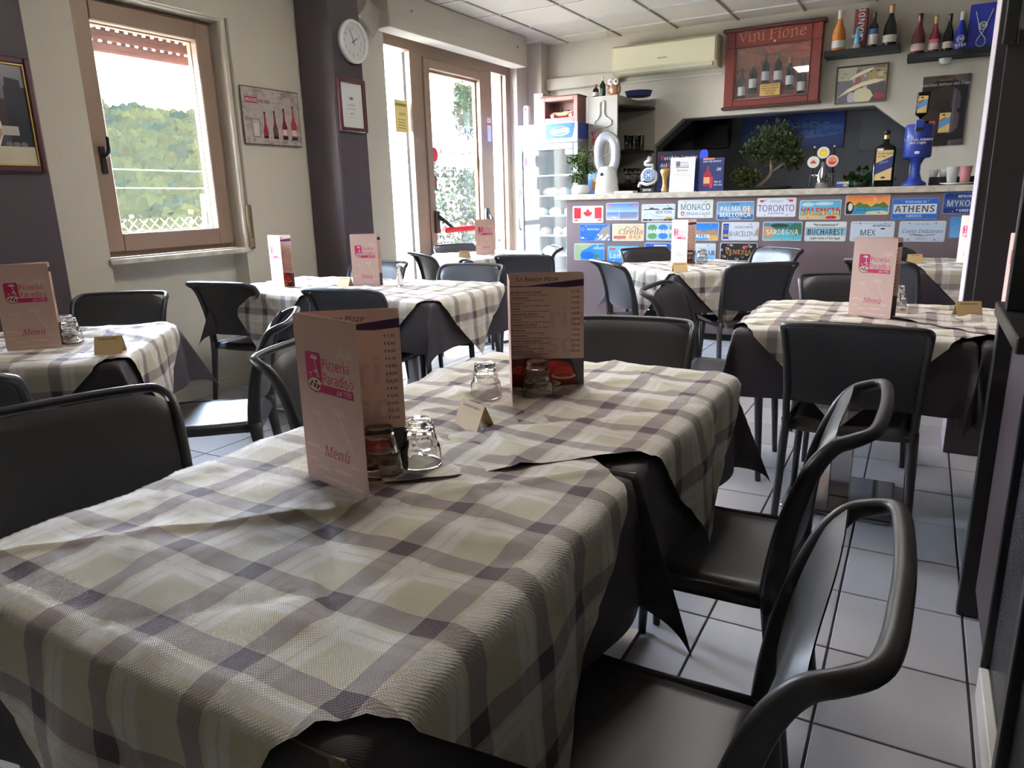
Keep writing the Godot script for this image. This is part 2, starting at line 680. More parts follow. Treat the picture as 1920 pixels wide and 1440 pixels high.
# ---------------------------------------------------------------- room shell
func build_shell():
	var s := S()
	bb(s, -4.3, -3.97, 0, 2.86, -2.50, -0.75)
	bb(s, -4.3, -3.97, 0, 0.96, -0.75, 0.25)
	bb(s, -4.3, -3.97, 1.20, 2.86, -0.75, 0.25)
	bb(s, -4.3, -3.97, 0, 2.86, 0.25, 3.3)
	bb(s, -4.3, -3.97, 2.36, 2.86, -3.46, -2.50)
	bb(s, -4.3, -4.10, 0, 0.93, -3.46, -2.50)
	bb(s, -4.3, -3.97, 0, 2.86, -5.08, -3.46)
	bb(s, -4.3, -3.97, 2.60, 2.86, -7.34, -5.08)
	bb(s, -4.3, -3.97, 0, 2.86, -9.3, -7.34)
	bb(s, -3.97, -3.80, 0, 2.86, -7.77, -7.59, 0.004)
	struct("wall_left", fin(s), M.wall)
	s = S()
	for P in [
		[Vector2(-4.3, 0), Vector2(-2.58, 0), Vector2(-2.58, 2.86), Vector2(-4.3, 2.86)],
		[Vector2(-0.152, 0), Vector2(3.6, 0), Vector2(3.6, 2.86), Vector2(-0.152, 2.86)],
		[Vector2(-2.58, 0), Vector2(-0.152, 0), Vector2(-0.152, 0.9), Vector2(-2.58, 0.9)],
		[Vector2(-2.58, 1.724), Vector2(-2.262, 1.985), Vector2(-0.488, 1.977), Vector2(-0.152, 1.712), Vector2(-0.152, 2.86), Vector2(-2.58, 2.86)]]:
		slab_in(s, PackedVector2Array(P), BACK - 0.12, BACK)
	struct("wall_back", fin(s), M.wall)
	# lining of the serving hatch, painted dark grey
	s = S()
	for P in [[Vector2(-2.62, 0.9), Vector2(-2.58, 0.9), Vector2(-2.58, 1.724), Vector2(-2.62, 1.74)],
		[Vector2(-2.58, 1.724), Vector2(-2.262, 1.985), Vector2(-2.275, 2.02), Vector2(-2.62, 1.745)],
		[Vector2(-2.262, 1.985), Vector2(-0.488, 1.977), Vector2(-0.475, 2.012), Vector2(-2.275, 2.02)],
		[Vector2(-0.488, 1.977), Vector2(-0.152, 1.712), Vector2(-0.112, 1.735), Vector2(-0.475, 2.012)],
		[Vector2(-0.152, 0.9), Vector2(-0.112, 0.9), Vector2(-0.112, 1.735), Vector2(-0.152, 1.712)]]:
		slab_in(s, PackedVector2Array(P), BACK - 0.36, BACK - 0.12)
	struct("trim_1", fin(s), mat(c8(104, 100, 96), 0.6))
	s = S()
	var dk := mat(c8(66, 66, 70), 0.6)
	bb(s, -2.9, 0.25, 0, 2.6, -8.75, -8.65)
	bb(s, -3.0, -2.9, 0, 2.6, -8.65, BACK - 0.12)
	bb(s, 0.25, 0.35, 0, 2.6, -8.65, BACK - 0.12)
	bb(s, -3.0, 0.35, 2.6, 2.7, -8.75, BACK - 0.12)
	struct("wall_kitchen", fin(s), dk)
	struct("wall_right", bx(3.5, 3.7, 0, 2.86, -7.89, 3.3), M.wall)
	s = S()
	bb(s, -4.3, 3.7, 0, 2.86, 3.0, 3.3)
	struct("wall_front", fin(s), M.wall)
	# dark painted pilaster beside the near table and the dark column
	struct("trim_2", bx(-3.97, -3.90, 0, CEIL, -2.21, -1.15, 0.006), M.brown)
	struct("trim_3", bx(-3.97, -3.65, 0, CEIL, -4.42, -4.10, 0.012), M.brown)
	# skirting
	s = S()
	bb(s, -4.10, -4.088, 0, 0.08, -3.46, -2.50, 0.002)
	bb(s, -3.97, -3.958, 0, 0.08, -4.10, -3.46, 0.002)
	bb(s, -3.97, -3.958, 0, 0.08, -5.08, -4.42, 0.002)
	bb(s, -3.97, -3.958, 0, 0.08, -2.50, -2.21, 0.002)
	struct("baseboard_left", fin(s), M.wall)
	# housing of the roller shutter above the door
	var h := struct("trim_4", bx(-3.97, -3.80, 2.56, CEIL, -7.25, -4.95, 0.004), M.wall)
	part("cover_strip", bx(-3.803, -3.792, 2.56, 2.655, -7.245, -4.955, 0.003), M.wall, h)
	for z in [-5.25, -7.05]:
		part("cover_knob", bar([Vector3(-3.80, 2.725, z), Vector3(-3.785, 2.725, z)], 0.009, 10), M.bronze, h)
	struct("trim_5", bx(-3.97, -3.955, 2.37, 2.70, -3.48, -2.46, 0.003), M.wall)
	# boxed pipe run and thin cable duct along the back wall
	s = S()
	bb(s, -3.80, -2.95, 2.375, 2.495, BACK, BACK + 0.07, 0.006)
	struct("trim_6", fin(s), M.wall)

func build_floor():
	var f := struct("floor", bx(-4.3, 3.7, -0.3, -0.008, -9.3, 3.3), M.tile0)
	part("grout_bed", bx(-4.138, 0.90, -0.009, -0.004, -6.69, -0.29), M.grout, f)
	var m := bx(-0.1645, 0.1645, -0.012, 0.0, -0.1648, 0.1648, 0.0016)
	var rng := RandomNumberGenerator.new()
	rng.seed = 5
	for i in 15:
		for j in 19:
			var k := rng.randi_range(0, 3)
			part("floor_tile", m, M["tile%d" % k], f, Vector3(-4.138 + 0.3355 * (i + 0.5), rng.randf_range(-0.0006, 0.0006), -0.295 - 0.336 * (j + 0.5)))

func build_ceiling():
	var c := struct("ceiling", bx(-4.3, 3.7, 2.872, 3.1, -9.3, 3.3), M.ceil)
	var xs := [-3.97]
	for k in 8:
		xs.append(-3.555 + 0.602 * k)
	var zs := [BACK]
	for k in range(3, -8, -1):
		zs.append(-5.65 - 0.598 * k)
	var rng := RandomNumberGenerator.new()
	rng.seed = 8
	for i in xs.size() - 1:
		for j in zs.size() - 1:
			part("ceiling_panel", bx(xs[i] + 0.006, xs[i + 1] - 0.006, 2.850 + rng.randf_range(0, 0.003), 2.866, zs[j] + 0.006, zs[j + 1] - 0.006, 0.004), M["ceil%d" % rng.randi_range(0, 2)], c)
	part("ceiling_panel_field", bx(xs[-1], 3.5, 2.852, 2.866, BACK, 3.0), M.ceil0, c)
	part("ceiling_panel_field", bx(-3.97, xs[-1], 2.852, 2.866, zs[-1], 3.0), M.ceil0, c)
	var dk := mat(c8(150, 136, 118), 0.6)
	for i in range(1, xs.size()):
		part("ceiling_rail", bx(xs[i] - 0.010, xs[i] + 0.010, 2.843, 2.853, BACK, zs[-1], 0.001), dk, c)
	for j in range(1, zs.size()):
		part("ceiling_rail", bx(-3.97, xs[-1], 2.844, 2.853, zs[j] - 0.011, zs[j] + 0.011, 0.001), M.white, c)

# flat lamps in the ceiling grid over the middle of the room
func build_ceiling_lamps():
	var glow := mat(c8(250, 246, 238), 0.5)
	glow.emission_enabled = true
	glow.emission = Color(1.0, 0.96, 0.90)
	glow.emission_energy_multiplier = 1.5
	var words := ["nearest the viewpoint", "over the steel-footed table", "over the middle of the room"]
	var k := 0
	for z in [-2.361, -3.557, -4.155]:
		for x in [-0.846 if (z < -3.0 and z > -4.0) else -1.448]:
			var t := thing("ceiling_lamp", "flat square ceiling lamp, " + words[k], "lamp", Vector3(x, 2.842, z), 0.0, "flat ceiling lamps")
			var s := S()
			for a in [[-0.295, -0.275, -0.295, 0.295], [0.275, 0.295, -0.295, 0.295], [-0.275, 0.275, -0.295, -0.275], [-0.275, 0.275, 0.275, 0.295]]:
				bb(s, a[0], a[1], -0.012, 0.008, a[2], a[3], 0.002)
			part("frame", fin(s), M.white, t)
			part("diffuser", bx(-0.275, 0.275, -0.006, 0.004, -0.275, 0.275), glow, t)
			var l := AreaLight3D.new()
			l.name = "light"
			l.area_size = Vector2(0.55, 0.55)
			l.light_energy = LAMP_E
			l.light_color = Color(1.0, 0.985, 0.96)
			l.shadow_enabled = true
			l.set("area_range", 14.0)
			t.add_child(l)
			l.position = Vector3(0, -0.014, 0)
			l.rotation = Vector3(-PI / 2, 0, 0)
			k += 1

# four bars round an opening in the plane x = const
func ring(s: SurfaceTool, x0, x1, y0, y1, z0, z1, w, bv := 0.004, wb := -1.0):
	if wb < 0:
		wb = w
	bb(s, x0, x1, y0, y1, z0, z0 + w, bv)
	bb(s, x0, x1, y0, y1, z1 - w, z1, bv)
	bb(s, x0, x1, y1 - w, y1, z0 + w, z1 - w, bv)
	bb(s, x0, x1, y0, y0 + wb, z0 + w, z1 - w, bv)

func build_window():
	var w := Node3D.new()
	w.name = "window_1"
	add_child(w)
	w.set_meta("kind", "structure")
	var s := S()
	ring(s, -4.13, -4.07, 0.965, 2.36, -3.46, -2.50, 0.075)
	part("window_frame", fin(s), M.bronze, w)
	s = S()
	ring(s, -4.09, -4.035, 0.995, 2.335, -3.415, -2.535, 0.105, 0.006)
	var sash := part("sash", fin(s), M.bronze, w)
	s = S()
	ring(s, -4.125, -4.09, 1.085, 2.245, -3.33, -2.62, 0.022, 0.002)
	part("glazing_bead", fin(s), M.bronze_in, sash)
	part("pane", bx(-4.102, -4.098, 1.09, 2.24, -3.32, -2.63), M.pane, w)
	# handle: plate and lever
	s = S()
	bb(s, -4.035, -4.022, 1.43, 1.575, -2.605, -2.572, 0.004)
	var hd := part("handle", fin(s), M.black, sash)
	part("lever", bar(spline([Vector3(-4.03, 1.53, -2.588), Vector3(-3.995, 1.53, -2.59), Vector3(-3.982, 1.56, -2.598), Vector3(-3.984, 1.625, -2.600)], 4), Vector2(0.009, 0.011), 8), M.black, hd).set_meta("label", "black lever")
	s = S()
	bb(s, -4.12, -3.945, 0.93, 0.962, -3.475, -2.485, 0.004)
	part("window_sill", fin(s), M.marble, w)
	# roller shutter, let down a hand's breadth, light comes through the slots
	for k in 4:
		var y := 2.105 + k * 0.068
		part("shutter_slat", bx(-4.215, -4.20, y, y + 0.058, -3.46, -2.50, 0.005), M.shutter, w)
		if k < 3:
			s = S()
			for i in 17:
				var z := -3.46 + i * 0.0565
				bb(s, -4.212, -4.203, y + 0.056, y + 0.070, z, minf(z + 0.0335, -2.50))
			part("slotted_strip", fin(s), M.shutter, w)
	s = S()
	bb(s, -4.235, -4.18, 0.96, 2.36, -3.46, -3.435, 0.003)
	bb(s, -4.235, -4.18, 0.96, 2.36, -2.525, -2.50, 0.003)
	part("shutter_guide", fin(s), M.bronze, w)

func build_door():
	var d := Node3D.new()
	d.name = "door_1"
	add_child(d)
	d.set_meta("kind", "structure")
	var s := S()
	ring(s, -4.14, -4.05, 0.0, 2.60, -7.34, -5.08, 0.10, 0.005, 0.08)
	bb(s, -4.14, -4.05, 0.08, 2.50, -5.72, -5.535, 0.005)
	bb(s, -4.14, -4.05, 0.08, 2.50, -6.94, -6.765, 0.005)
	bb(s, -4.14, -4.05, 2.475, 2.51, -6.77, -5.72, 0.004)
	part("door_frame", fin(s), M.bronze, d)
	s = S()
	bb(s, -4.135, -4.10, 0.09, 2.50, -5.555, -5.535, 0.002)
	bb(s, -4.135, -4.10, 0.09, 2.50, -7.24, -7.215, 0.002)
	part("glazing_bead", fin(s), M.bronze_in, d)
	part("side_pane", bx(-4.104, -4.098, 0.08, 2.50, -5.54, -5.18), M.pane, d)
	part("side_pane", bx(-4.104, -4.098, 0.08, 2.50, -7.24, -6.94), M.pane, d)
	s = S()
	ring(s, -4.115, -4.035, 0.02, 2.475, -6.765, -5.725, 0.085, 0.006, 0.11)
	var leaf := part("door_leaf", fin(s), M.bronze, d)
	s = S()
	ring(s, -4.12, -4.085, 0.13, 2.39, -6.68, -5.81, 0.022, 0.002)
	part("glazing_bead", fin(s), M.bronze_in, leaf)
	part("pane", bx(-4.104, -4.098, 0.13, 2.39, -6.67, -5.82), M.pane, leaf)
	# panic bar with black end levers
	var pb := part("push_bar", bar([Vector3(-3.93, 0.955, -6.70), Vector3(-3.93, 0.955, -5.80)], Vector2(0.014, 0.028), 10), M.red, d)
	for z in [-5.79, -6.71]:
		s = S()
		bb(s, -4.035, -4.0, 0.93, 1.14, z - 0.03, z + 0.03, 0.008)
		part("lever_box", fin(s), M.black, pb)
		part("lever_arm", bar([Vector3(-4.0, 1.09, z), Vector3(-3.95, 1.03, z - 0.05 if z > -6 else z + 0.02), Vector3(-3.93, 0.955, z - 0.16 if z > -6 else z + 0.06)], Vector2(0.014, 0.02), 8), M.black, pb)
	# things stuck to the glass and frame
	var im := img(96, 128, c8(236, 214, 140))
	rect(im, 8, 14, 80, 10, c8(150, 130, 70))
	txt(im, "orario", 30, 60, 16, c8(90, 80, 50), "serif")
	for k in 4:
		rect(im, 22, 76 + k * 11, 52, 3, c8(150, 130, 80))
	var nt := part("notice_sheet", slab(rr(0.19, 0.27, 0.004), 0.002), printed(im), d, Vector3(-4.094, 1.955, -5.43), Vector3(0, PI / 2, 0))
	nt.set_meta("label", "yellow notice sheet on the narrow side pane")
	part("red_sticker", slab(rr(0.128, 0.128, 0.063, 8), 0.001), M.red, leaf, Vector3(-4.096, 1.65, -5.90), Vector3(0, PI / 2, 0))
	part("white_ring", slab(rr(0.142, 0.142, 0.07, 8), 0.0005), M.white, leaf, Vector3(-4.0965, 1.65, -5.90), Vector3(0, PI / 2, 0))
	part("frosted_band", bx(-4.0985, -4.0975, 1.545, 1.665, -6.66, -5.98), M.frost, leaf)
	im = img(64, 96, c8(60, 62, 72))
	rect(im, 0, 0, 64, 14, c8(200, 190, 180))
	poly(im, [Vector2(14, 26), Vector2(50, 26), Vector2(50, 52), Vector2(32, 70), Vector2(14, 52)], c8(190, 40, 60))
	part("shield_sticker", slab(rr(0.075, 0.16, 0.004), 0.001), printed(im), leaf, Vector3(-4.096, 1.40, -5.89), Vector3(0, PI / 2, 0))
	im = img(48, 120, c8(238, 236, 236))
	rect(im, 0, 0, 48, 14, c8(220, 216, 214))
	rect(im, 0, 26, 48, 12, c8(214, 60, 80))
	txt(im, "112", 10, 20, 12, c8(120, 110, 110), "sansb")
	for k in 6:
		rect(im, 10, 52 + k * 10, 28, 2, c8(190, 188, 190))
	part("instruction_label", slab(rr(0.075, 0.235, 0.004), 0.001), printed(im), d, Vector3(-4.049, 1.93, -6.86), Vector3(0, PI / 2, 0))
	# white lettering on the far side of the glass reads mirrored from the room
	var yy := 1.90
	for t in ["STORIA", "HOTEL", "AJITUA"]:
		var lm := letters(t, 0.12, "sans", 0.001)
		lm.horizontal_alignment = HORIZONTAL_ALIGNMENT_LEFT
		var lt := part("window_lettering", lm, M.white, leaf, Vector3(-4.108, yy, -6.66), Vector3(0, -PI / 2, 0))
		yy -= 0.17

# ---------------------------------------------------------------- outside
func leaf_mesh(l: float) -> ArrayMesh:
	var s := S()
	var a := Vector3(0, 0, 0)
	var b := Vector3(l * 0.35, l * 0.5, l * 0.12)
	var c := Vector3(0, l, 0)
	var d := Vector3(-l * 0.35, l * 0.5, l * 0.12)
	for p in [a, c, b, a, d, c]:
		v(s, p)
	return fin(s)

func scatter(called: String, mesh: Mesh, material: Material, xf: Array, cols: Array, parent: Node = null) -> MultiMeshInstance3D:
	var mm := MultiMesh.new()
	mm.transform_format = MultiMesh.TRANSFORM_3D
	mm.use_colors = true
	mm.mesh = mesh
	mm.instance_count = xf.size()
	for i in xf.size():
		mm.set_instance_transform(i, xf[i])
		mm.set_instance_color(i, cols[i])
	var o := MultiMeshInstance3D.new()
	o.multimesh = mm
	o.material_override = material
	var p: Node = parent if parent != null else self
	o.name = pname(p, called)
	p.add_child(o, true)
	o.set_meta("kind", "stuff")
	return o

func rbasis(r: RandomNumberGenerator, s: float) -> Basis:
	return Basis(Vector3(r.randf_range(-1, 1), r.randf_range(-1, 1), r.randf_range(-1, 1)).normalized(), r.randf_range(0, TAU)).scaled(Vector3.ONE * s)

func crown_mesh() -> ArrayMesh:
	var n := FastNoiseLite.new()
	n.seed = 4
	n.frequency = 1.1
	var s := SphereMesh.new()
	s.radial_segments = 22
	s.rings = 12
	var A := s.get_mesh_arrays()
	var P: PackedVector3Array = A[Mesh.ARRAY_VERTEX]
	for i in P.size():
		P[i] = P[i] * 2.0 * (0.8 + 0.45 * n.get_noise_3dv(P[i] * 4.0))
	A[Mesh.ARRAY_VERTEX] = P
	var m := ArrayMesh.new()
	m.add_surface_from_arrays(Mesh.PRIMITIVE_TRIANGLES, A)
	var st := SurfaceTool.new()
	st.create_from(m, 0)
	st.generate_normals()
	return st.commit()

func build_outside():
	var r := RandomNumberGenerator.new()
	r.seed = 11
	struct("ground_terrace", bx(-30, -4.3, -0.5, -0.24, -4.4, 30), mat(c8(196, 190, 178), 0.9))
	struct("ground", bx(-60, -4.3, -0.5, -0.25, -60, 30), mat(c8(66, 64, 60), 0.9))
	# wooded hillside
	var P := PackedVector3Array()
	var U := PackedVector2Array()
	for j in 13:
		for i in 13:
			var x := -30.0 - 11.0 * i
			var z := 20.0 - 14.0 * j
			P.append(Vector3(x, -3.0 + maxf(0.0, -x - 34.0) * 0.165 + sin(x * 0.05 + z * 0.06) * 1.2, z))
			U.append(Vector2(x, z) * 0.1)
	struct("hillside", grid(P, U, 12, 12), mat(c8(5, 6, 4), 0.95, 0.0, 0.0))
	var xf := []
	var cs := []
	for k in 2300:
		var x := r.randf_range(-165, -34)
		var z := r.randf_range(-150, 16)
		if k < 1500:
			z = x * r.randf_range(0.45, 1.0)
		var y := -3.0 + maxf(0.0, -x - 34.0) * 0.165
		var sc := r.randf_range(1.3, 2.7) * (1.0 + (-x - 34.0) / 220.0)
		xf.append(Transform3D(Basis(Vector3.UP, r.randf_range(0, TAU)).scaled(Vector3(sc, sc * r.randf_range(0.8, 1.2), sc)), Vector3(x, y + sc * 0.5, z)))
		var a := c8(14, 15, 5)
		var b := c8(5, 9, 7)
		var t := r.randf()
		cs.append((a.lerp(b, t * t) * r.randf_range(0.75, 1.1)).srgb_to_linear())
	var fm := mat(Color.WHITE, 0.9)
	fm.vertex_color_use_as_albedo = true
	fm.specular_mode = BaseMaterial3D.SPECULAR_DISABLED
	var f := scatter("woodland", crown_mesh(), fm, xf, cs)
	tag(f, "green woodland covering the hillside seen through the window", "woodland")
	# power cables crossing the view
	for k in 2:
		var y := 1.72 - 0.23 * k
		solo("overhead_cable", bar([Vector3(-9, y + 0.02, -2.5), Vector3(-9, y - 0.02, -7), Vector3(-9, y + 0.04, -12)], 0.006, 6), M.white, ["pale overhead cable crossing the hill in the window, upper of two", "pale overhead cable crossing the hill in the window, lower of two"][k], "cable", Vector3.ZERO, Vector3.ZERO, "cables outside the window")
	# wire fence with a post
	var fe := thing("wire_fence", "diamond wire fence with a leaning post outside the window", "fence", Vector3(-6.4, -0.25, -4.6))
	part("fence_post", bar([Vector3(0, 0, -0.42), Vector3(0.0, 1.60, -0.50)], 0.022, 10), mat(c8(140, 124, 108), 0.8), fe)
	part("fence_post", bar([Vector3(0, 0, 2.3), Vector3(0, 1.5, 2.3)], 0.022, 10), mat(c8(140, 124, 108), 0.8), fe)
	var s := S()
	for k in 44:
		var z := -2.6 + k * 0.11
		tube(s, [Vector3(0, 0.2, z), Vector3(0.0, 1.38, z + 1.18)], 0.004, 4)
		tube(s, [Vector3(0.006, 0.2, z + 1.18), Vector3(0.006, 1.38, z)], 0.004, 4)
	var wm := part("wire_mesh", fin(s), mat(c8(165, 140, 128), 0.6), fe)
	wm.set_meta("kind", "stuff")
	xf = []
	cs = []
	for k in 1500:
		xf.append(Transform3D(rbasis(r, r.randf_range(0.7, 1.5)), Vector3(r.randf_range(-8.2, -6.6), r.randf_range(0.0, 1.0) * r.randf_range(0.7, 1.22), r.randf_range(-7.2, -2.8))))
		cs.append([c8(38, 36, 32), c8(27, 26, 18), c8(15, 17, 7), c8(30, 26, 23)][r.randi_range(0, 3)].srgb_to_linear())
	tag(scatter("flowering_shrub", leaf_mesh(0.07), M.leaf, xf, cs), "pale flowering shrub behind the wire fence outside the window", "shrub")
	# the white house across the passage, with climbing plants
	var h := thing("neighbouring_house", "white rendered house wall opposite the glass door", "house", Vector3(-7.6, -0.25, -12))
	part("wall", bx(-0.4, 0, 0, 6.5, -4.5, 3.6), mat(c8(236, 236, 232), 0.85), h)
	part("vent", bx(-0.01, 0.02, 3.62, 3.72, 0.50, 0.80, 0.004), mat(c8(110, 120, 128), 0.6), h)
	part("awning_box", bx(0, 0.30, 3.45, 3.80, -0.9, 0.35, 0.01), mat(c8(214, 190, 150), 0.7), h)
	part("plinth", bx(0, 0.04, 0, 2.7, -1.2, 1.8, 0.005), mat(c8(218, 206, 202), 0.85), h)
	var specs := [[-12.9, -11.55, 2.35, 3.22, 1900, c8(13, 23, 4), c8(6, 13, 3), "bright green climbing plant high on the opposite house wall"], [-12.9, -11.6, 0.4, 1.75, 1700, c8(12, 23, 3), c8(6, 14, 3), "bright green climbing plant low on the opposite wall, at the right of the door pane"], [-11.8, -10.2, 0.2, 2.0, 1300, c8(14, 24, 11), c8(30, 30, 24), "thin mottled ivy spread over the lower opposite wall"]]
	for sp in specs:
		xf = []
		cs = []
		for k in sp[4]:
			xf.append(Transform3D(rbasis(r, r.randf_range(0.7, 1.4)), Vector3(r.randf_range(-7.55, -7.32), r.randf_range(sp[2], sp[3]), r.randf_range(sp[0], sp[1]))))
			cs.append(sp[5].lerp(sp[6], r.randf()).srgb_to_linear())
		tag(scatter("climbing_plant", leaf_mesh(0.085), M.leaf, xf, cs), sp[7], "climber")

# ---------------------------------------------------------------- tables and cloths
const TA := 0.372
const TH := 0.752

func edge(t: float) -> Vector2:
	var r := 0.018
	var arc := r * PI * 0.5
	if t < arc:
		return Vector2(r * sin(t / r), r * (1.0 - cos(t / r)))
	return Vector2(r + 0.05 * (t - arc), r + (t - arc))

# where a point of flat cloth (px, pz) comes to lie; seam: sides (+x, -x, +z, -z) on which it runs on flat
func drape(px: float, pz: float, seam: Array, finw := Vector2(1, 1)) -> Array:
	var ex := absf(px) - TA
	var ez := absf(pz) - TA
	if ex > 0 and ((px > 0 and seam[0]) or (px < 0 and seam[1])):
		ex = 0.0
	if ez > 0 and ((pz > 0 and seam[2]) or (pz < 0 and seam[3])):
		ez = 0.0
	ex = maxf(ex, 0.0)
	ez = maxf(ez, 0.0)
	var sx := signf(px)
	var sz := signf(pz)
	if ex <= 0.0 and ez <= 0.0:
		return [Vector3(px, 0, pz), Vector3.UP]
	if ez <= 0.0:
		var e := edge(ex)
		var w := 0.012 * sin(pz * 19.0 + sx) * clampf(e.y / 0.2, 0, 1)
		return [Vector3(sx * (TA + e.x + w), -e.y, pz), Vector3(sx, 0.1 if e.y > 0.015 else 1.0, 0).normalized()]
	if ex <= 0.0:
		var e := edge(ez)
		var w := 0.012 * sin(px * 19.0 + sz * 2.0) * clampf(e.y / 0.2, 0, 1)
		return [Vector3(px, -e.y, sz * (TA + e.x + w)), Vector3(0, 0.1 if e.y > 0.015 else 1.0, sz).normalized()]
	var rho := Vector2(ex, ez).length()
	var phi := atan2(ez, ex)
	var e := edge(rho)
	var f := 0.44 * pow(sin(2.0 * phi), 1.3)
	var o := maxf(0.0, rho - 0.02) * f
	var d := e.y * sqrt(1.0 - f * f)
	var wx := 0.012 * sin(sz * TA * 19.0 + sx) * clampf(e.y / 0.2, 0, 1) * cos(phi) * cos(phi)
	var wz := 0.012 * sin(sx * TA * 19.0 + sz * 2.0) * clampf(e.y / 0.2, 0, 1) * sin(phi) * sin(phi)
	return [Vector3(sx * (TA + e.x * cos(phi) + o * 0.707 * finw.x + wx), -d, sz * (TA + e.x * sin(phi) + o * 0.707 * finw.y + wz)), Vector3(sx * cos(phi), 0.1, sz * sin(phi)).normalized()]

func under_cloth(ov: Array, finw := Vector2(1, 1)) -> ArrayMesh:
	var n := 56
	var P := PackedVector3Array()
	var U := PackedVector2Array()
	var x0: float = -TA - ov[1]
	var x1: float = TA + ov[0]
	var z0: float = -TA - ov[3]
	var z1: float = TA + ov[2]
	for j in n + 1:
		for i in n + 1:
			var px := lerpf(x0, x1, float(i) / n)
			var pz := lerpf(z0, z1, float(j) / n)
			var d := drape(px, pz, [false, false, false, false], finw)
			P.append(d[0] + Vector3(0, 0.002, 0))
			U.append(Vector2(px, pz) * 14.0)
	return grid(P, U, n, n)

func cover(seam: Array, off: Vector2, lift: float, seed_: int) -> ArrayMesh:
	var n := 104
	var no := FastNoiseLite.new()
	no.seed = seed_
	no.frequency = 5.5
	no.fractal_octaves = 2
	var r := RandomNumberGenerator.new()
	r.seed = seed_
	var sg := []
	for k in 6:
		sg.append(r.randf_range(0.7, 1.15) * (1.0 if (k % 2 == 0) else -0.8))
	var P := PackedVector3Array()
	var U := PackedVector2Array()
	for j in n + 1:
		for i in n + 1:
			var c1 := -0.5 + float(i) / n
			var c2 := -0.5 + float(j) / n
			var px := (c1 + c2) * 0.70711 + off.x
			var pz := (c2 - c1) * 0.70711 + off.y
			var d := drape(px, pz, seam)
			var h := 0.0
			for k in 3:
				var l := (k - 1) * 0.25
				var e1 := c1 - l
				var e2 := c2 - l
				h += sg[k] * 0.0072 * exp(-absf(e1) / (0.055 if e1 > 0 else 0.012))
				h += sg[5 - k] * 0.0072 * exp(-absf(e2) / (0.045 if e2 < 0 else 0.014))
			h += no.get_noise_2d(px, pz) * 0.0062
			h += no.get_noise_2d(px * 3.0 + 9.0, pz * 3.0) * 0.0012
			P.append(d[0] + d[1] * (lift + maxf(h + 0.009, 0.0)))
			U.append(Vector2((px - 0.0482) / 0.1454 + 0.122, (pz - 0.0402) / 0.1454 + 0.122))
	return grid(P, U, n, n)

func build_tables():
	var base := S()
	box(base, Vector3(0, 0.012, 0), Vector3(0.40, 0.018, 0.44), 0.006)
	var bm := fin(base)
	var col := bx(-0.04, 0.04, 0.02, 0.72, -0.04, 0.04, 0.004)
	var top := bx(-0.385, 0.385, 0.718, 0.750, -0.385, 0.385, 0.006)
	var tw := mat(c8(110, 92, 80), 0.5)
	var specs := [
		# x, z, turn, under overhang (+x -x +z -z), seams, cover offset, lift, words
		[-0.795, -0.785, 0.0, [0.26, 0.26, 0.26, 0.20], [false, false, false, true], Vector2(-0.005, 0.0), 0.006, "nearest of all in the foreground"],
		[-0.795, -1.575, 0.0, [0.26, 0.26, 0.26, 0.22], [false, false, true, false], Vector2(0.02, -0.045), 0.0105, "joined behind the nearest table"],
		[-0.19, -3.10, 0.0, [0.22, 0.26, 0.26, 0.26], [true, false, false, false], Vector2(0.0, 0.0), 0.006, "with the steel foot beside the partition"],
		[0.60, -3.10, 0.0, [0.26, 0.20, 0.26, 0.26], [false, true, false, false], Vector2(0.03, 0.0), 0.0105, "mostly hidden behind the right partition"],
		[-2.80, -1.44, 40.0, [0.26, 0.26, 0.26, 0.26], [false, false, false, false], Vector2(0.0, 0.0), 0.006, "at the left edge under the window"],
		[-3.22, -3.25, 0.0, [0.20, 0.26, 0.26, 0.26], [true, false, false, false], Vector2(0.0, 0.0), 0.006, "below the beer sign on the wall"],
		[-2.44, -3.25, 0.0, [0.26, 0.20, 0.26, 0.26], [false, true, false, false], Vector2(0.0, 0.0), 0.0105, "in front of the dark column"],
		[-3.313, -5.518, -34.3, [0.26, 0.26, 0.26, 0.26], [false, false, false, false], Vector2(0.0, 0.0), 0.006, "before the glass door"],
		[-1.328, -4.955, -43.5, [0.26, 0.26, 0.26, 0.26], [false, false, false, false], Vector2(0.02, 0.01), 0.006, "in mid room before the plate counter"],
		[0.36, -5.48, 0.0, [0.26, 0.26, 0.26, 0.26], [false, false, false, false], Vector2(0.0, 0.0), 0.006, "far right, cut by the dark pillar"]]
	var k := 0
	var t0: Node3D
	for sp in specs:
		var at := Vector3(sp[0], 0, sp[1])
		var turn := deg_to_rad(sp[2])
		if k == 0:
			t0 = thing("table", "square table " + sp[7], "table", at, turn, "restaurant tables")
			t0.set_meta("base", "table")
			part("base_plate", bm, M.chrome, t0)
			part("column", col, M.chrome, t0)
			part("tabletop", top, tw, t0)
		else:
			dup(t0, at, turn, "square table " + sp[7])
		var fw := Vector2(0.25, 0.2) if k == 0 else Vector2(0.3 if (sp[4][0] or sp[4][1]) else 1.0, 0.3 if (sp[4][2] or sp[4][3]) else 1.0)
		solo("tablecloth", under_cloth(sp[3], fw), M.under, "dark plum under-cloth on the table " + sp[7], "tablecloth", at + Vector3(0, TH, 0), Vector3(0, turn, 0), "dark under-cloths")
		solo("check_overlay", cover(sp[4], sp[5], sp[6], 31 + k), M.plaid, "cream and plum checked overlay on the table " + sp[7], "tablecloth", at + Vector3(0, TH, 0), Vector3(0, turn, 0), "checked overlays")
		k += 1

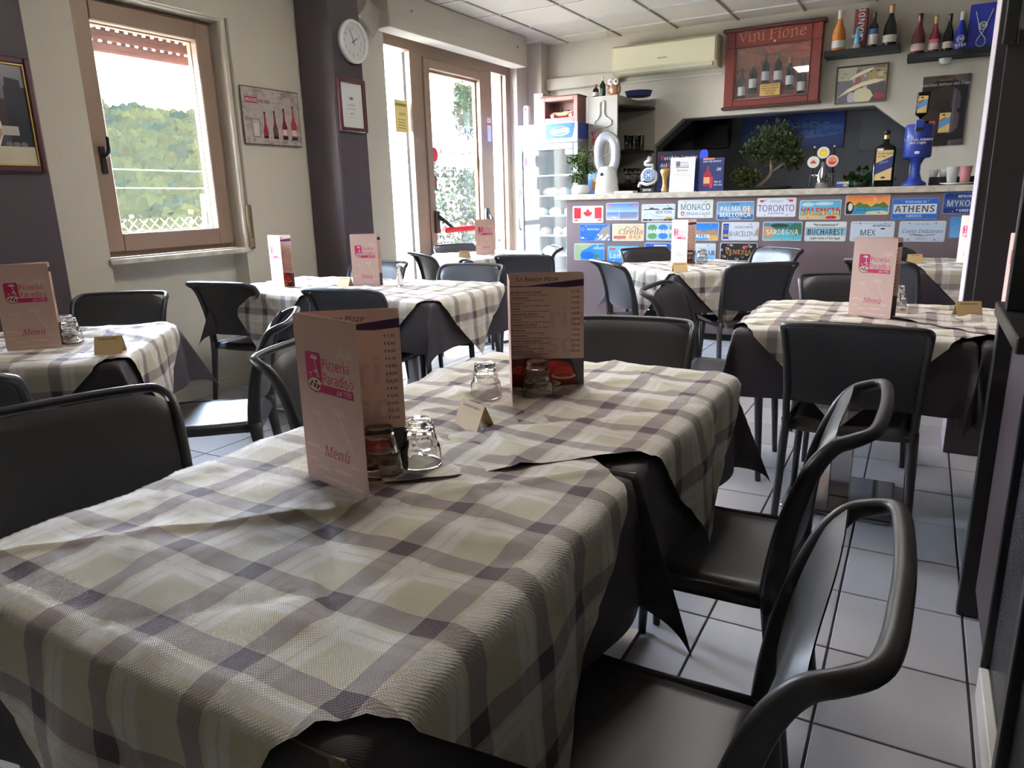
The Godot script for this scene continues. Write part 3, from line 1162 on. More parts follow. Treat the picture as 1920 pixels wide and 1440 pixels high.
# ---------------------------------------------------------------- chairs
func build_chairs():
	var t := thing("dining_chair", "black plastic chair with slotted backrest, nearest at the lower right", "chair", Vector3.ZERO, 0.0, "black plastic chairs")
	t.set_meta("base", "dining_chair")
	# seat: dished shell with turned-down rim
	var P := PackedVector3Array()
	var U := PackedVector2Array()
	var n := 16
	for j in n + 1:
		for i in n + 1:
			var u := -1.0 + 2.0 * i / n
			var w := -1.0 + 2.0 * j / n
			var rx := 0.213 - 0.010 * (0.5 - w * 0.5)
			var k := maxf(absf(u), absf(w))
			var x := u * rx
			var z := w * 0.215 + 0.005
			# round the corners
			var c := maxf(0.0, absf(u) - 0.8) * maxf(0.0, absf(w) - 0.8) * 25.0
			x *= 1.0 - 0.04 * c
			z *= 1.0 - 0.04 * c
			var y := 0.452 - 0.012 * (1.0 - u * u) * (1.0 - w * w * 0.6) - 0.012 * pow(maxf(0.0, w), 3.0)
			if k > 0.99:
				y -= 0.038
			elif k > 0.86:
				y -= 0.004
			P.append(Vector3(x, y, z))
			U.append(Vector2(u, w))
	part("seat", grid(P, U, n, n), M.chair, t)
	part("seat_rim", bx(-0.20, 0.20, 0.412, 0.432, -0.20, 0.21, 0.008), M.chair, t)
	# backrest: bent panel, edges drawn forward, top rolled back
	var s := S()
	P = PackedVector3Array()
	U = PackedVector2Array()
	var nu := 20
	var nv := 16
	for side in 2:
		for j in nv + 1:
			for i in nu + 1:
				var u := -1.0 + 2.0 * i / nu
				var w := float(j) / nv
				var hw := 0.203 + 0.012 * w
				var top := 0.824 - 0.038 * pow(absf(u), 6.0)
				var bot := 0.520 + 0.02 * pow(absf(u), 4.0)
				var y := lerpf(bot, top, w)
				var z := -0.203 - 0.068 * pow(w, 1.7) - 0.022 * (1.0 - u * u) * (1.0 - 0.6 * w)
				if w > 0.9:
					z -= (w - 0.9) * 0.10
				z += (-0.005 if side == 1 else 0.004) * (0.2 if (j == 0 or j == nv or i == 0 or i == nu) else 1.0)
				P.append(Vector3(u * hw, y, z))
				U.append(Vector2(u, w))
	var half := (nu + 1) * (nv + 1)
	var front := grid(P.slice(0, half), U.slice(0, half), nu, nv, true)
	var back := grid(P.slice(half), U.slice(half), nu, nv, false)
	var st := SurfaceTool.new()
	st.begin(Mesh.PRIMITIVE_TRIANGLES)
	st.append_from(front, 0, Transform3D())
	st.append_from(back, 0, Transform3D())
	part("backrest", st.commit(), M.chair, t)
	# side stiles running up into the hand-hold bar behind the panel
	var pts := []
	var rad := []
	var L := [[0.204, 0.43, -0.192, 0.013, 0.027], [0.206, 0.50, -0.196, 0.013, 0.025], [0.209, 0.60, -0.210, 0.012, 0.022], [0.213, 0.69, -0.233, 0.012, 0.019], [0.217, 0.75, -0.256, 0.012, 0.017], [0.219, 0.788, -0.283, 0.012, 0.015], [0.217, 0.804, -0.312, 0.011, 0.014], [0.202, 0.816, -0.340, 0.011, 0.013], [0.16, 0.820, -0.351, 0.011, 0.013], [0.08, 0.822, -0.356, 0.011, 0.013], [0.0, 0.822, -0.358, 0.011, 0.013]]
	for a in L:
		pts.append(Vector3(a[0], a[1], a[2]))
		rad.append(Vector2(a[3], a[4]))
	for k in range(L.size() - 2, -1, -1):
		var a = L[k]
		pts.append(Vector3(-a[0], a[1], a[2]))
		rad.append(Vector2(a[3], a[4]))
	var sp := spline(pts, 4)
	var rr2 := []
	for i in sp.size():
		var f := float(i) / 4.0
		var i0 := mini(int(f), rad.size() - 1)
		rr2.append(rad[i0].lerp(rad[mini(i0 + 1, rad.size() - 1)], f - i0))
	# the flat of the stile faces sideways: sweep with the z axis as up, the bar keeps its round section
	part("back_frame", bar(sp, rr2, 12, false, Vector3(0, 0.25, 1)), M.chair, t)
	for sx in [-1.0, 1.0]:
		part("leg", bar([Vector3(sx * 0.204, 0.45, -0.193), Vector3(sx * 0.207, 0.38, -0.197), Vector3(sx * 0.212, 0.2, -0.218), Vector3(sx * 0.218, 0.0, -0.248)], [Vector2(0.016, 0.026), Vector2(0.016, 0.021), Vector2(0.014, 0.017), Vector2(0.011, 0.013)], 12, false, Vector3(0, 0, 1)), M.chair, t)
		part("leg", bar([Vector3(sx * 0.192, 0.435, 0.19), Vector3(sx * 0.198, 0.38, 0.197), Vector3(sx * 0.206, 0.2, 0.207), Vector3(sx * 0.212, 0.0, 0.218)], [Vector2(0.018, 0.022), Vector2(0.016, 0.018), Vector2(0.014, 0.015), Vector2(0.011, 0.012)], 12, false, Vector3(0, 0, 1)), M.chair, t)
		# rail under the seat on each side
		part("side_rail", bar([Vector3(sx * 0.200, 0.432, -0.19), Vector3(sx * 0.197, 0.428, 0.0), Vector3(sx * 0.195, 0.432, 0.19)], Vector2(0.010, 0.018), 8), M.chair, t)
	var C := [
		[-0.297, -0.87, -90, "black slotted chair at the lower right, right of the nearest table"],
		[-0.345, -1.60, -90, "black slotted chair right of the second table, behind the lower right one"],
		[-0.157, -2.82, 180, "black chair seen from behind, drawn up before the table with the steel foot"],
		[-1.38, -0.79, 72.7, "big black chair back at the left, beside the nearest table"],
		[-1.381, -1.666, 101.3, "black chair left of the second table, just behind the large open menu"],
		[-2.37, -1.85, -50, "black chair with a bright sheen on its seat, below the dark column"],
		[-2.468, -1.073, -140, "black chair cut off at the left edge, before the window table"],
		[-3.336, -2.0, 35.4, "black chair behind the window table, under the window sill"],
		[-3.47, -3.04, 188, "black chair seen from behind, left end of the joined pair below the beer sign"],
		[-2.545, -3.01, 188, "black chair seen from behind, near side of the dark column's table"],
		[-2.50, -3.76, 9, "bluish lit chair beyond the joined pair, facing the room's front"],
		[-3.30, -3.80, 9, "bluish lit chair beyond the joined pair, half hidden behind the right one of its menus"],
		[-3.38, -5.05, 145.7, "black chair in front of the glass door table, hooked top toward the dark column"],
		[-3.62, -5.66, 55.7, "black chair between the glass door and its table"],
		[-2.64, -5.09, -168.5, "black flat-topped chair seen from behind, right of the glass door table"],
		[-2.99, -5.57, -53, "chair with a pale reflection before the glass-fronted fridge"],
		[-1.59, -4.67, 135, "black chair seen from behind at the left of the middle table"],
		[-1.71, -5.42, 44.6, "dark chair between the middle table and the counter, left of the menu"],
		[-0.78, -3.35, 90, "black chair turned sideways, at the left of the steel-footed table"],
		[-0.98, -4.81, -143, "black chair seen from behind at the right of the middle table"],
		[-1.09, -5.60, -36, "chair with a pale reflection between the middle table and the counter, right of the menu"],
		[-0.82, -2.10, 7.5, "black chair at the far end of the two joined foreground tables"],
		[-0.24, -3.78, 15, "black chair behind the steel-footed table, left of its menu"],
		[-0.07, -5.17, 150, "black chair behind the steel-footed table's menu, drawn up to the far right table"],
		[0.13, -5.70, 72, "dark chair against the counter beside the far right table"]]
	for k in C.size():
		var c = C[k]
		var at := Vector3(c[0], 0, c[1]) + Vector3(sin(deg_to_rad(c[2])), 0, cos(deg_to_rad(c[2]))) * 0.038
		if k == 0:
			t.position = at
			t.rotation.y = deg_to_rad(c[2])
			t.set_meta("label", c[3])
		else:
			dup(t, at, deg_to_rad(c[2]), c[3])

# ---------------------------------------------------------------- menus, cards, glasses
func logo(im: Image, x: float, y: float, w: float, pale := false):
	var k := w / 300.0
	var pk := c8(196, 26, 92)
	poly(im, [Vector2(x + 10 * k, y), Vector2(x + 96 * k, y), Vector2(x + 104 * k, y + 10 * k), Vector2(x + 104 * k, y + 130 * k), Vector2(x, y + 130 * k), Vector2(x, y + 10 * k)], pk)
	palm(im, x + 60 * k, y + 28 * k, 70 * k, Color.WHITE, 0.35)
	palm(im, x + 62 * k, y + 84 * k, 34 * k, Color.WHITE, 0.5)
	palm(im, x + 28 * k, y + 96 * k, 26 * k, Color.WHITE, 0.5)
	disc(im, x + 54 * k, y + 142 * k, 52 * k, 34 * k, c8(150, 90, 60))
	disc(im, x + 54 * k, y + 140 * k, 46 * k, 28 * k, c8(236, 214, 196))
	for p in [[-20, -8], [8, -14], [22, 4], [-6, 10], [-30, 4], [0, 0], [14, 14]]:
		disc(im, x + (54 + p[0]) * k, y + (140 + p[1]) * k, 9 * k, 6 * k, c8(90, 30, 40))
	txt(im, "Pizzeria", x + 108 * k, y + 66 * k, int(62 * k), pk, "sans", 0.86)
	txt(im, "Paradiso", x + 108 * k, y + 128 * k, int(62 * k), pk, "sans", 0.84)
	poly(im, [Vector2(x + 92 * k, y + 136 * k), Vector2(x + 304 * k, y + 136 * k), Vector2(x + 304 * k, y + 172 * k), Vector2(x + 80 * k, y + 172 * k)], pk)
	txt(im, "dal 1990", x + 196 * k, y + 165 * k, int(32 * k), Color.WHITE, "sans", 0.8, 0.15)

func build_menus():
	var W := 400
	var H := 720
	var base := c8(222, 186, 174)
	var wm := c8(233, 203, 191)
	var im := img(W, H, base)
	palm(im, 320, 150, 150, wm, 0.1)
	palm(im, 250, 395, 130, wm, 0.55)
	palm(im, 110, 420, 90, wm, 0.9)
	for p in [[60, 560, 70, 8], [150, 572, 90, 6], [250, 640, 90, 10], [120, 650, 60, 8], [330, 600, 40, 8], [200, 690, 120, 8], [60, 620, 40, 6], [330, 690, 60, 7]]:
		disc(im, p[0], p[1], p[2] * 0.7, p[3], wm)
	logo(im, 62, 150, 290)
	txt(im, "Menù", 130, 590, 64, c8(190, 40, 88), "script", 0.95)
	var front := printed(im, 0.4)
	# price list
	im = img(W, H, c8(226, 190, 176))
	txt(im, "ria", 210, 330, 170, c8(212, 174, 166), "sansb", 0.9)
	txt(im, "iso", 150, 490, 170, c8(212, 174, 166), "sansb", 0.9)
	poly(im, [Vector2(0, 78), Vector2(100, 80), Vector2(240, 62), Vector2(400, 44), Vector2(400, 84), Vector2(300, 92), Vector2(160, 84), Vector2(0, 84)], c8(74, 40, 84))
	txt(im, "Le Nostre Pizze", 40, 52, 34, c8(40, 24, 30), "script", 0.9)
	var rows := ["PROSCIUTTO E FUNGHI", "CAPRICCIOSA", "CALZONE", "TONNO", "AMERICANA BIANCA", "PATATE", "FORMAGGI E SPECK", "SICILIANA", "CONTADINA", "DOPPIA MARGHERITA", "BIANCANEVE", "QUATTRO GUSTI"]
	var pr := ["7,50", "8,00", "8,50", "9,50", "8,00", "8,50", "8,50", "8,50", "9,00", "5,00", "5,50", "6,00"]
	for k in 12:
		var y := 124 + k * 33
		txt(im, rows[k], 14, y, 15, c8(52, 28, 34), "serifb", 0.9)
		txt(im, ["(pomodoro, mozzarella, funghi, olio, origano)", "(pomodoro, mozzarella, prosciutto, olio)", "(mozzarella, pomodoro, olio, basilico, origano)"][k % 3], 14, y + 13, 11, c8(70, 44, 48), "sans", 0.9)
		txt(im, "€ " + pr[k], 336, y, 17, c8(52, 28, 34), "serifb", 0.9)
	# photograph of the oven mouth along the foot
	grad(im, 0, 528, W, 192, c8(40, 30, 30), c8(70, 66, 70))
	disc(im, 130, 650, 230, 130, c8(130, 24, 30))
	disc(im, 250, 600, 90, 60, c8(196, 40, 40))
	for p in [[180, 590, 40, 26], [290, 610, 50, 30], [230, 560, 30, 18], [60, 600, 50, 30], [120, 560, 36, 20]]:
		disc(im, p[0], p[1], p[2], p[3], c8(224, 64, 50))
	disc(im, 290, 636, 66, 22, c8(222, 196, 160))
	disc(im, 290, 630, 52, 15, c8(190, 60, 50))
	disc(im, 190, 684, 84, 24, c8(216, 186, 140))
	disc(im, 190, 679, 66, 16, c8(200, 120, 70))
	poly(im, [Vector2(330, 528), Vector2(400, 528), Vector2(400, 720), Vector2(372, 720), Vector2(360, 620)], c8(88, 88, 92))
	var list := printed(im, 0.4)
	# hinge x, z, on y, front angle, back angle, width, words
	var specs := [
		[-0.932, -0.895, 0.7665, 347, 38, 0.18, "large open menu standing on the nearest table, its pink cover turned to the viewer"],
		[-0.891, -1.577, 0.7655, -59, 28, 0.19, "open menu on the second table showing its price list and oven photograph"],
		[-0.22, -3.118, 0.766, 336, 0, 0.165, "pink folded menu on the steel-footed table at the right"],
		[-2.775, -1.315, 0.766, 43, 72, 0.175, "pink menu at the left edge on the window table"],
		[-3.369, -3.10, 0.766, 340, 5, 0.17, "pale menu on the joined pair below the beer sign, price list showing at its right"],
		[-2.827, -3.20, 0.766, 12, 30, 0.17, "pink menu on the joined pair, in front of the dark column"],
		[-3.372, -5.425, 0.766, 22, 38, 0.165, "tan menu on the table in front of the glass door"],
		[-1.534, -5.083, 0.766, 327.5, 13.5, 0.165, "pale pink menu on the middle table before the counter plates"],
		[0.215, -5.43, 0.766, 300, 340, 0.17, "menu on the far right table, a pale sliver beside the dark pillar"],
		[0.30, -3.36, 0.770, 286, 330, 0.17, "menu seen as a brown sliver behind the dark partition at the right edge"]]
	for sp in specs:
		var t := thing("menu", sp[6], "menu", Vector3(sp[0], sp[2], sp[1]), 0.0, "folded menus on the tables")
		for k in 2:
			var a := deg_to_rad(sp[3 + k])
			var outline := rr(sp[5], 0.30, 0.006)
			var moved := PackedVector2Array()
			for p in outline:
				moved.append(p + Vector2(sp[5] * 0.5, 0.15))
			var m := part(["cover_panel", "price_list_panel"][k], slab(moved, 0.0012), [front, list][k], t, Vector3.ZERO, Vector3(0, a, 0))
	# little folded cards
	im = img(170, 120, c8(214, 184, 134))
	txt(im, "SCANSIONA MENU'", 85, 24, 15, c8(60, 44, 34), "sansb", 0.9, 0, 0, true)
	var cm := printed(im, 0.4)
	var cards := [[-0.805, -1.262, -24, "small tan table card before the second table's menu, nearest of the cards"], [-2.386, -1.449, 40, "small tan table card on the window table"], [-2.888, -3.20, -2, "small tan table card between the two menus of the joined pair"], [-3.297, -5.12, 12, "small tan table card on the glass door table"], [-1.30, -4.50, 30, "small tan table card on the middle table"], [0.184, -3.21, 22, "small tan table card on the steel-footed table beside the partition"], [-0.02, -5.40, 20, "small pale table card on the far right table"]]
	for c in cards:
		var t := thing("table_card", c[3], "card", Vector3(c[0], 0.7655, c[1]), deg_to_rad(c[2]), "menu cards on the tables")
		var b := Basis(Vector3.RIGHT, -0.42)
		var o := PackedVector2Array()
		for p in rr(0.088, 0.064, 0.001, 1):
			o.append(p + Vector2(0, 0.032))
		part("front_leaf", slab(o, 0.0012), cm, t, Vector3(0, 0, 0.026), Vector3(-0.42, 0, 0))
		part("back_leaf", slab(o, 0.0012), M.cardback if M.has("cardback") else cm, t, Vector3(0, 0, -0.026), Vector3(-0.42, PI, 0))

func tumbler() -> ArrayMesh:
	var s := S()
	s.set_smooth_group(0)
	# upside down: rim on the cloth, heavy faceted foot on top; [y, outer r, facet]
	var outer := [[0.0, 0.0395, 0.0], [0.012, 0.0390, 0.0], [0.038, 0.0368, 0.0], [0.042, 0.0362, 0.5], [0.046, 0.0335, 1.0], [0.066, 0.0305, 1.0], [0.084, 0.0280, 1.0], [0.090, 0.0262, 1.0], [0.0915, 0.0235, 0.8]]
	var inner := [[0.0, 0.0380], [0.012, 0.0374], [0.040, 0.0340], [0.060, 0.0285], [0.070, 0.0255], [0.0745, 0.0200]]
	var seg := 48
	var pt := func(y: float, r: float, f: float, k: int) -> Vector3:
		var t: float = TAU * k / seg
		var m: float = fposmod(t, TAU / 9.0) - TAU / 18.0
		var r2: float = r * lerpf(1.0, 0.965 * cos(TAU / 18.0) / cos(m) + 0.01, f)
		return Vector3(cos(t) * r2, y, sin(t) * r2)
	for i in outer.size() - 1:
		var a = outer[i]
		var b = outer[i + 1]
		for k in seg:
			var p0: Vector3 = pt.call(a[0], a[1], a[2], k)
			var p1: Vector3 = pt.call(a[0], a[1], a[2], k + 1)
			var p2: Vector3 = pt.call(b[0], b[1], b[2], k + 1)
			var p3: Vector3 = pt.call(b[0], b[1], b[2], k)
			for p in [p0, p1, p2, p0, p2, p3]:
				v(s, p)
	for k in seg:
		var l = outer[-1]
		v(s, Vector3(0, 0.0905, 0)); v(s, pt.call(l[0], l[1], l[2], k)); v(s, pt.call(l[0], l[1], l[2], k + 1))
		var n = inner[-1]
		v(s, Vector3(0, 0.0755, 0)); v(s, pt.call(n[0], n[1], 0.0, k + 1)); v(s, pt.call(n[0], n[1], 0.0, k))
		var p0: Vector3 = pt.call(0.0, outer[0][1], 0.0, k)
		var p1: Vector3 = pt.call(0.0, outer[0][1], 0.0, k + 1)
		var p2: Vector3 = pt.call(0.0, inner[0][1], 0.0, k + 1)
		var p3: Vector3 = pt.call(0.0, inner[0][1], 0.0, k)
		for p in [p0, p2, p1, p0, p3, p2]:
			v(s, p)
	for i in inner.size() - 1:
		var a = inner[i]
		var b = inner[i + 1]
		for k in seg:
			var p0: Vector3 = pt.call(a[0], a[1], 0.0, k)
			var p1: Vector3 = pt.call(a[0], a[1], 0.0, k + 1)
			var p2: Vector3 = pt.call(b[0], b[1], 0.0, k + 1)
			var p3: Vector3 = pt.call(b[0], b[1], 0.0, k)
			for p in [p0, p2, p1, p0, p3, p2]:
				v(s, p)
	return fin(s)

func build_glasses():
	var m := tumbler()
	var G := [
		[-0.775, -1.025, "upturned faceted glass in front of the large open menu, standing clear at its right"],
		[-0.815, -0.958, "upturned faceted glass half hidden by the large menu's cover, nearest of the three"],
		[-0.868, -1.06, "upturned faceted glass between the leaves of the large menu, farthest back"],
		[-0.906, -1.480, "upturned faceted glass left of the second table's menu"],
		[-0.795, -1.545, "upturned faceted glass before the second table's price list"],
		[-0.845, -1.618, "upturned faceted glass behind another, inside the second table's menu"],
		[-2.715, -1.51, "upturned glass on the window table, right beside the menu"],
		[-2.80, -1.545, "upturned glass on the window table, rear of two behind the menu"],
		[-0.075, -3.27, "upturned glass beside the steel-footed table's menu, nearer of two"],
		[-0.06, -3.36, "upturned glass beside the steel-footed table's menu, farther of two"],
		[-1.40, -5.08, "upturned glass beside the middle table's menu, nearer of two"],
		[-1.345, -5.20, "upturned glass beside the middle table's menu, farther of two"]]
	var k := 0
	for g in G:
		var gr := "upturned tumblers"
		solo("drinking_glass", m, M.glass, g[2], "glass", Vector3(g[0], 0.7665, g[1]), Vector3(0, k * 0.7, 0), gr)
		k += 1
	for c in [[-2.58, -3.31, "small glass cruet right of the pink menu on the joined pair"], [-3.215, -5.56, "small glass cruet right of the tan menu on the glass door table"]]:
		var t := thing("cruet", c[2], "cruet", Vector3(c[0], 0.7665, c[1]))
		part("bottle", turned([Vector2(0, 0.0), Vector2(0.022, 0.0), Vector2(0.024, 0.01), Vector2(0.018, 0.06), Vector2(0.010, 0.085), Vector2(0.010, 0.105), Vector2(0, 0.105)], 20), M.glass, t)
		part("stopper", turned([Vector2(0, 0.106), Vector2(0.008, 0.106), Vector2(0.013, 0.118), Vector2(0.008, 0.13), Vector2(0, 0.132)], 16), M.whitegloss, t)

# ---------------------------------------------------------------- left wall
func build_left_wall_things():
	# framed photograph on the near pilaster
	var im := img(256, 320, c8(70, 66, 78))
	grad(im, 0, 0, 256, 120, c8(150, 146, 150), c8(110, 106, 112))
	rect(im, 0, 110, 256, 90, c8(64, 44, 46))
	rect(im, 180, 70, 76, 190, c8(34, 36, 48))
	poly(im, [Vector2(190, 40), Vector2(240, 46), Vector2(244, 96), Vector2(184, 90)], c8(24, 26, 36))
	poly(im, [Vector2(30, 260), Vector2(40, 150), Vector2(80, 116), Vector2(126, 122), Vector2(150, 176), Vector2(158, 216), Vector2(136, 262)], c8(228, 222, 208))
	disc(im, 92, 92, 24, 30, c8(190, 140, 120))
	rect(im, 70, 58, 46, 16, c8(230, 228, 224))
	stroke(im, [Vector2(146, 214), Vector2(120, 254)], 9, c8(190, 140, 120))
	rect(im, 150, 196, 60, 30, c8(190, 186, 176))
	rect(im, 0, 262, 256, 58, c8(206, 196, 170))
	for k in 3:
		disc(im, 168 + k * 26, 254, 12, 8, c8(120, 110, 100))
	var t := thing("framed_photograph", "framed photograph in a dark red frame on the pilaster at the left edge", "picture", Vector3(-3.888, 1.69, -1.985), PI / 2)
	var s := S()
	for a in [[-0.205, -0.175, -0.265, 0.265], [0.175, 0.205, -0.265, 0.265], [-0.175, 0.175, -0.265, -0.235], [-0.175, 0.175, 0.235, 0.265]]:
		bb(s, a[0], a[1], a[2], a[3], -0.012, 0.018, 0.006)
	part("frame", fin(s), mat(c8(76, 34, 42), 0.4), t)
	s = S()
	for a in [[-0.177, -0.168, -0.237, 0.237], [0.168, 0.177, -0.237, 0.237], [-0.168, 0.168, -0.237, -0.228], [-0.168, 0.168, 0.228, 0.237]]:
		bb(s, a[0], a[1], a[2], a[3], -0.01, 0.008, 0.002)
	part("gilt_fillet", fin(s), M.gold, t)
	part("photograph", slab(rr(0.336, 0.456, 0.001), 0.004), printed(im, 0.3), t, Vector3(0, 0, -0.006))
	# strap and winder box of the window shutter
	t = thing("shutter_strap", "woven shutter strap ending in a brass winder box right of the window", "strap", Vector3(-3.968, 0, -3.50))
	part("strap", bx(0, 0.006, 1.24, 2.38, -0.009, 0.009), mat(c8(150, 142, 130), 0.8), t)
	part("winder_box", bx(0, 0.028, 0.95, 1.24, -0.020, 0.020, 0.008), mat(c8(128, 112, 84), 0.3, 0.5), t)
	part("winder_cap", bx(0.0, 0.031, 0.955, 1.02, -0.016, 0.016, 0.006), mat(c8(150, 134, 104), 0.3, 0.5), t)
	# metal beer sign
	im = img(384, 270, c8(186, 176, 166))
	var rn := RandomNumberGenerator.new()
	rn.seed = 3
	for k in 240:
		var x := rn.randf_range(0, 384)
		var y := rn.randf_range(0, 270)
		var edge_d := minf(minf(x, 384 - x), minf(y, 270 - y))
		disc(im, x, y, rn.randf_range(6, 24), rn.randf_range(4, 16), c8(186, 176, 166).lerp(c8(146, 134, 128), rn.randf() * (1.0 if edge_d < 40 else 0.35)))
	rect(im, 24, 46, 78, 28, c8(150, 40, 52))
	txt(im, "PERONI", 28, 68, 22, c8(238, 226, 214), "sansb", 0.86)
	txt(im, "PER NOI", 108, 70, 22, c8(120, 50, 56), "sansb", 0.9)
	txt(im, "dal 1846", 196, 70, 17, c8(170, 120, 116), "sans", 0.9)
	disc(im, 62, 28, 22, 10, c8(168, 158, 148))
	disc(im, 62, 28, 12, 7, c8(196, 188, 178))
	stroke(im, [Vector2(52, 150), Vector2(56, 236), Vector2(100, 236), Vector2(104, 150), Vector2(52, 150)], 1.6, c8(88, 84, 82))
	stroke(im, [Vector2(104, 166), Vector2(118, 176), Vector2(114, 210), Vector2(102, 216)], 2, c8(110, 104, 100))
	rect(im, 60, 170, 36, 60, c8(206, 200, 192))
	var bot := [[140, 118, 16, c8(158, 40, 70)], [206, 108, 17, c8(112, 48, 52)], [272, 92, 18, c8(130, 34, 44)], [338, 76, 20, c8(176, 62, 60)]]
	for b in bot:
		var x: float = b[0]
		var w: float = b[2]
		poly(im, [Vector2(x - 5, b[1]), Vector2(x + 5, b[1]), Vector2(x + 6, b[1] + 50), Vector2(x + w, b[1] + 86), Vector2(x + w, 240), Vector2(x - w, 240), Vector2(x - w, b[1] + 86), Vector2(x - 6, b[1] + 50)], b[3])
		rect(im, x - 6, b[1] - 6, 12, 12, c8(60, 40, 44))
		rect(im, x - w, 228, w * 2, 12, c8(50, 26, 32))
		if x > 170:
			rect(im, x - w + 2, 190, w * 2 - 4, 30, c8(214, 200, 196) if x != 206 else c8(96, 80, 84))
		txt(im, "chiara", x - 12, 256, 9, c8(120, 100, 96))
	t = thing("beer_sign", "grey tin sign with a jug and four red bottles, right of the window", "sign", Vector3(-3.958, 1.812, -3.79), PI / 2)
	part("plate", slab(rr(0.505, 0.356, 0.006), 0.008), printed(im, 0.35), t)
	part("rim", bar([Vector3(-0.2535, -0.179, 0.006), Vector3(0.2535, -0.179, 0.006), Vector3(0.2535, 0.179, 0.006), Vector3(-0.2535, 0.179, 0.006)], 0.004, 6, true, Vector3(0, 0, 1)), mat(c8(70, 58, 56), 0.4), t)
	# clock
	im = img(256, 256, c8(232, 232, 232))
	for k in 12:
		var a := TAU * (k + 1) / 12.0
		txt(im, str(k + 1), 128 + sin(a) * 92, 128 - cos(a) * 92 + 11, 30, c8(70, 68, 70), "sans", 0.9, 0, 0, true)
	for k in 60:
		var a := TAU * k / 60.0
		disc(im, 128 + sin(a) * 118, 128 - cos(a) * 118, 1.2, 1.2, c8(120, 120, 120))
	t = thing("wall_clock", "round white wall clock near the top of the dark column", "clock", Vector3(-3.648, 2.33, -4.305), PI / 2)
	var cf := slab(rr(0.246, 0.246, 0.1225, 12), 0.004)
	part("dial", cf, printed(im, 0.4), t, Vector3(0, 0, 0.012))
	s = S()
	lathe(s, [Vector2(0.122, 0.0), Vector2(0.142, 0.0), Vector2(0.144, 0.03), Vector2(0.136, 0.044), Vector2(0.124, 0.042), Vector2(0.120, 0.016)], 48)
	part("rim", fin(s), M.whitegloss, t, Vector3.ZERO, Vector3(PI / 2, 0, 0))
	part("hour_hand", slab(PackedVector2Array([Vector2(-0.004, -0.015), Vector2(0.004, -0.015), Vector2(0.0025, 0.055), Vector2(-0.0025, 0.055)]), 0.002), M.black, t, Vector3(0, 0, 0.020), Vector3(0, 0, -TAU * 1.93 / 12.0))
	part("minute_hand", slab(PackedVector2Array([Vector2(-0.003, -0.02), Vector2(0.003, -0.02), Vector2(0.0015, 0.085), Vector2(-0.0015, 0.085)]), 0.002), M.black, t, Vector3(0, 0, 0.024), Vector3(0, 0, -TAU * 56.0 / 60.0))
	part("lens", slab(rr(0.24, 0.24, 0.1195, 12), 0.001), M.pane, t, Vector3(0, 0, 0.036))
	# framed certificate
	im = img(200, 270, c8(222, 224, 220))
	disc(im, 100, 92, 34, 30, c8(200, 202, 198))
	disc(im, 100, 92, 30, 26, c8(226, 228, 224))
	rect(im, 84, 84, 32, 18, c8(120, 122, 118))
	txt(im, "Attestato", 100, 138, 17, c8(110, 112, 110), "serif", 1, 0, 0, true)
	txt(im, "di eccellenza", 100, 160, 14, c8(140, 142, 140), "serif", 1, 0, 0, true)
	txt(im, "2019", 100, 188, 15, c8(110, 112, 110), "sansb", 1, 0, 0, true)
	rect(im, 60, 204, 80, 2, c8(170, 172, 170))
	t = thing("framed_certificate", "framed white certificate with a red brown frame below the clock", "picture", Vector3(-3.648, 1.905, -4.255), PI / 2)
	s = S()
	for a in [[-0.145, -0.115, -0.18, 0.18], [0.115, 0.145, -0.18, 0.18], [-0.115, 0.115, -0.18, -0.15], [-0.115, 0.115, 0.15, 0.18]]:
		bb(s, a[0], a[1], a[2], a[3], 0.0, 0.026, 0.007)
	part("frame", fin(s), mat(c8(84, 44, 44), 0.35), t)
	part("certificate", slab(rr(0.232, 0.302, 0.001), 0.006), printed(im, 0.3), t)
	# glass wall lamp behind the column's edge
	t = thing("wall_lamp", "clear rippled glass wall lamp beside the top of the dark column", "lamp", Vector3(-3.968, 2.62, -4.86), PI / 2)
	part("bracket", bar([Vector3(0, 0, 0), Vector3(0, 0, 0.06)], 0.03, 16), M.chrome, t)
	var P := PackedVector3Array()
	var U := PackedVector2Array()
	for sd in 2:
		for j in 25:
			for i in 25:
				var x := -0.10 + i * 0.2 / 24
				var y := -0.10 + j * 0.2 / 24
				var rr_ := Vector2(x, y).length()
				P.append(Vector3(x, y, 0.06 + 0.03 * (1.0 - rr_ * 7.0) + 0.004 * sin(rr_ * 260.0) + (0.005 if sd == 0 else 0.0)))
				U.append(Vector2(x, y))
	var st := SurfaceTool.new()
	st.begin(Mesh.PRIMITIVE_TRIANGLES)
	st.append_from(grid(P.slice(0, 625), U.slice(0, 625), 24, 24, true), 0, Transform3D())
	st.append_from(grid(P.slice(625), U.slice(625), 24, 24, false), 0, Transform3D())
	var lg := mat(Color(0.9, 0.88, 0.84, 0.45), 0.1)
	lg.transparency = BaseMaterial3D.TRANSPARENCY_ALPHA
	part("glass_shade", st.commit(), lg, t, Vector3.ZERO, Vector3(0, 0, 0.9))

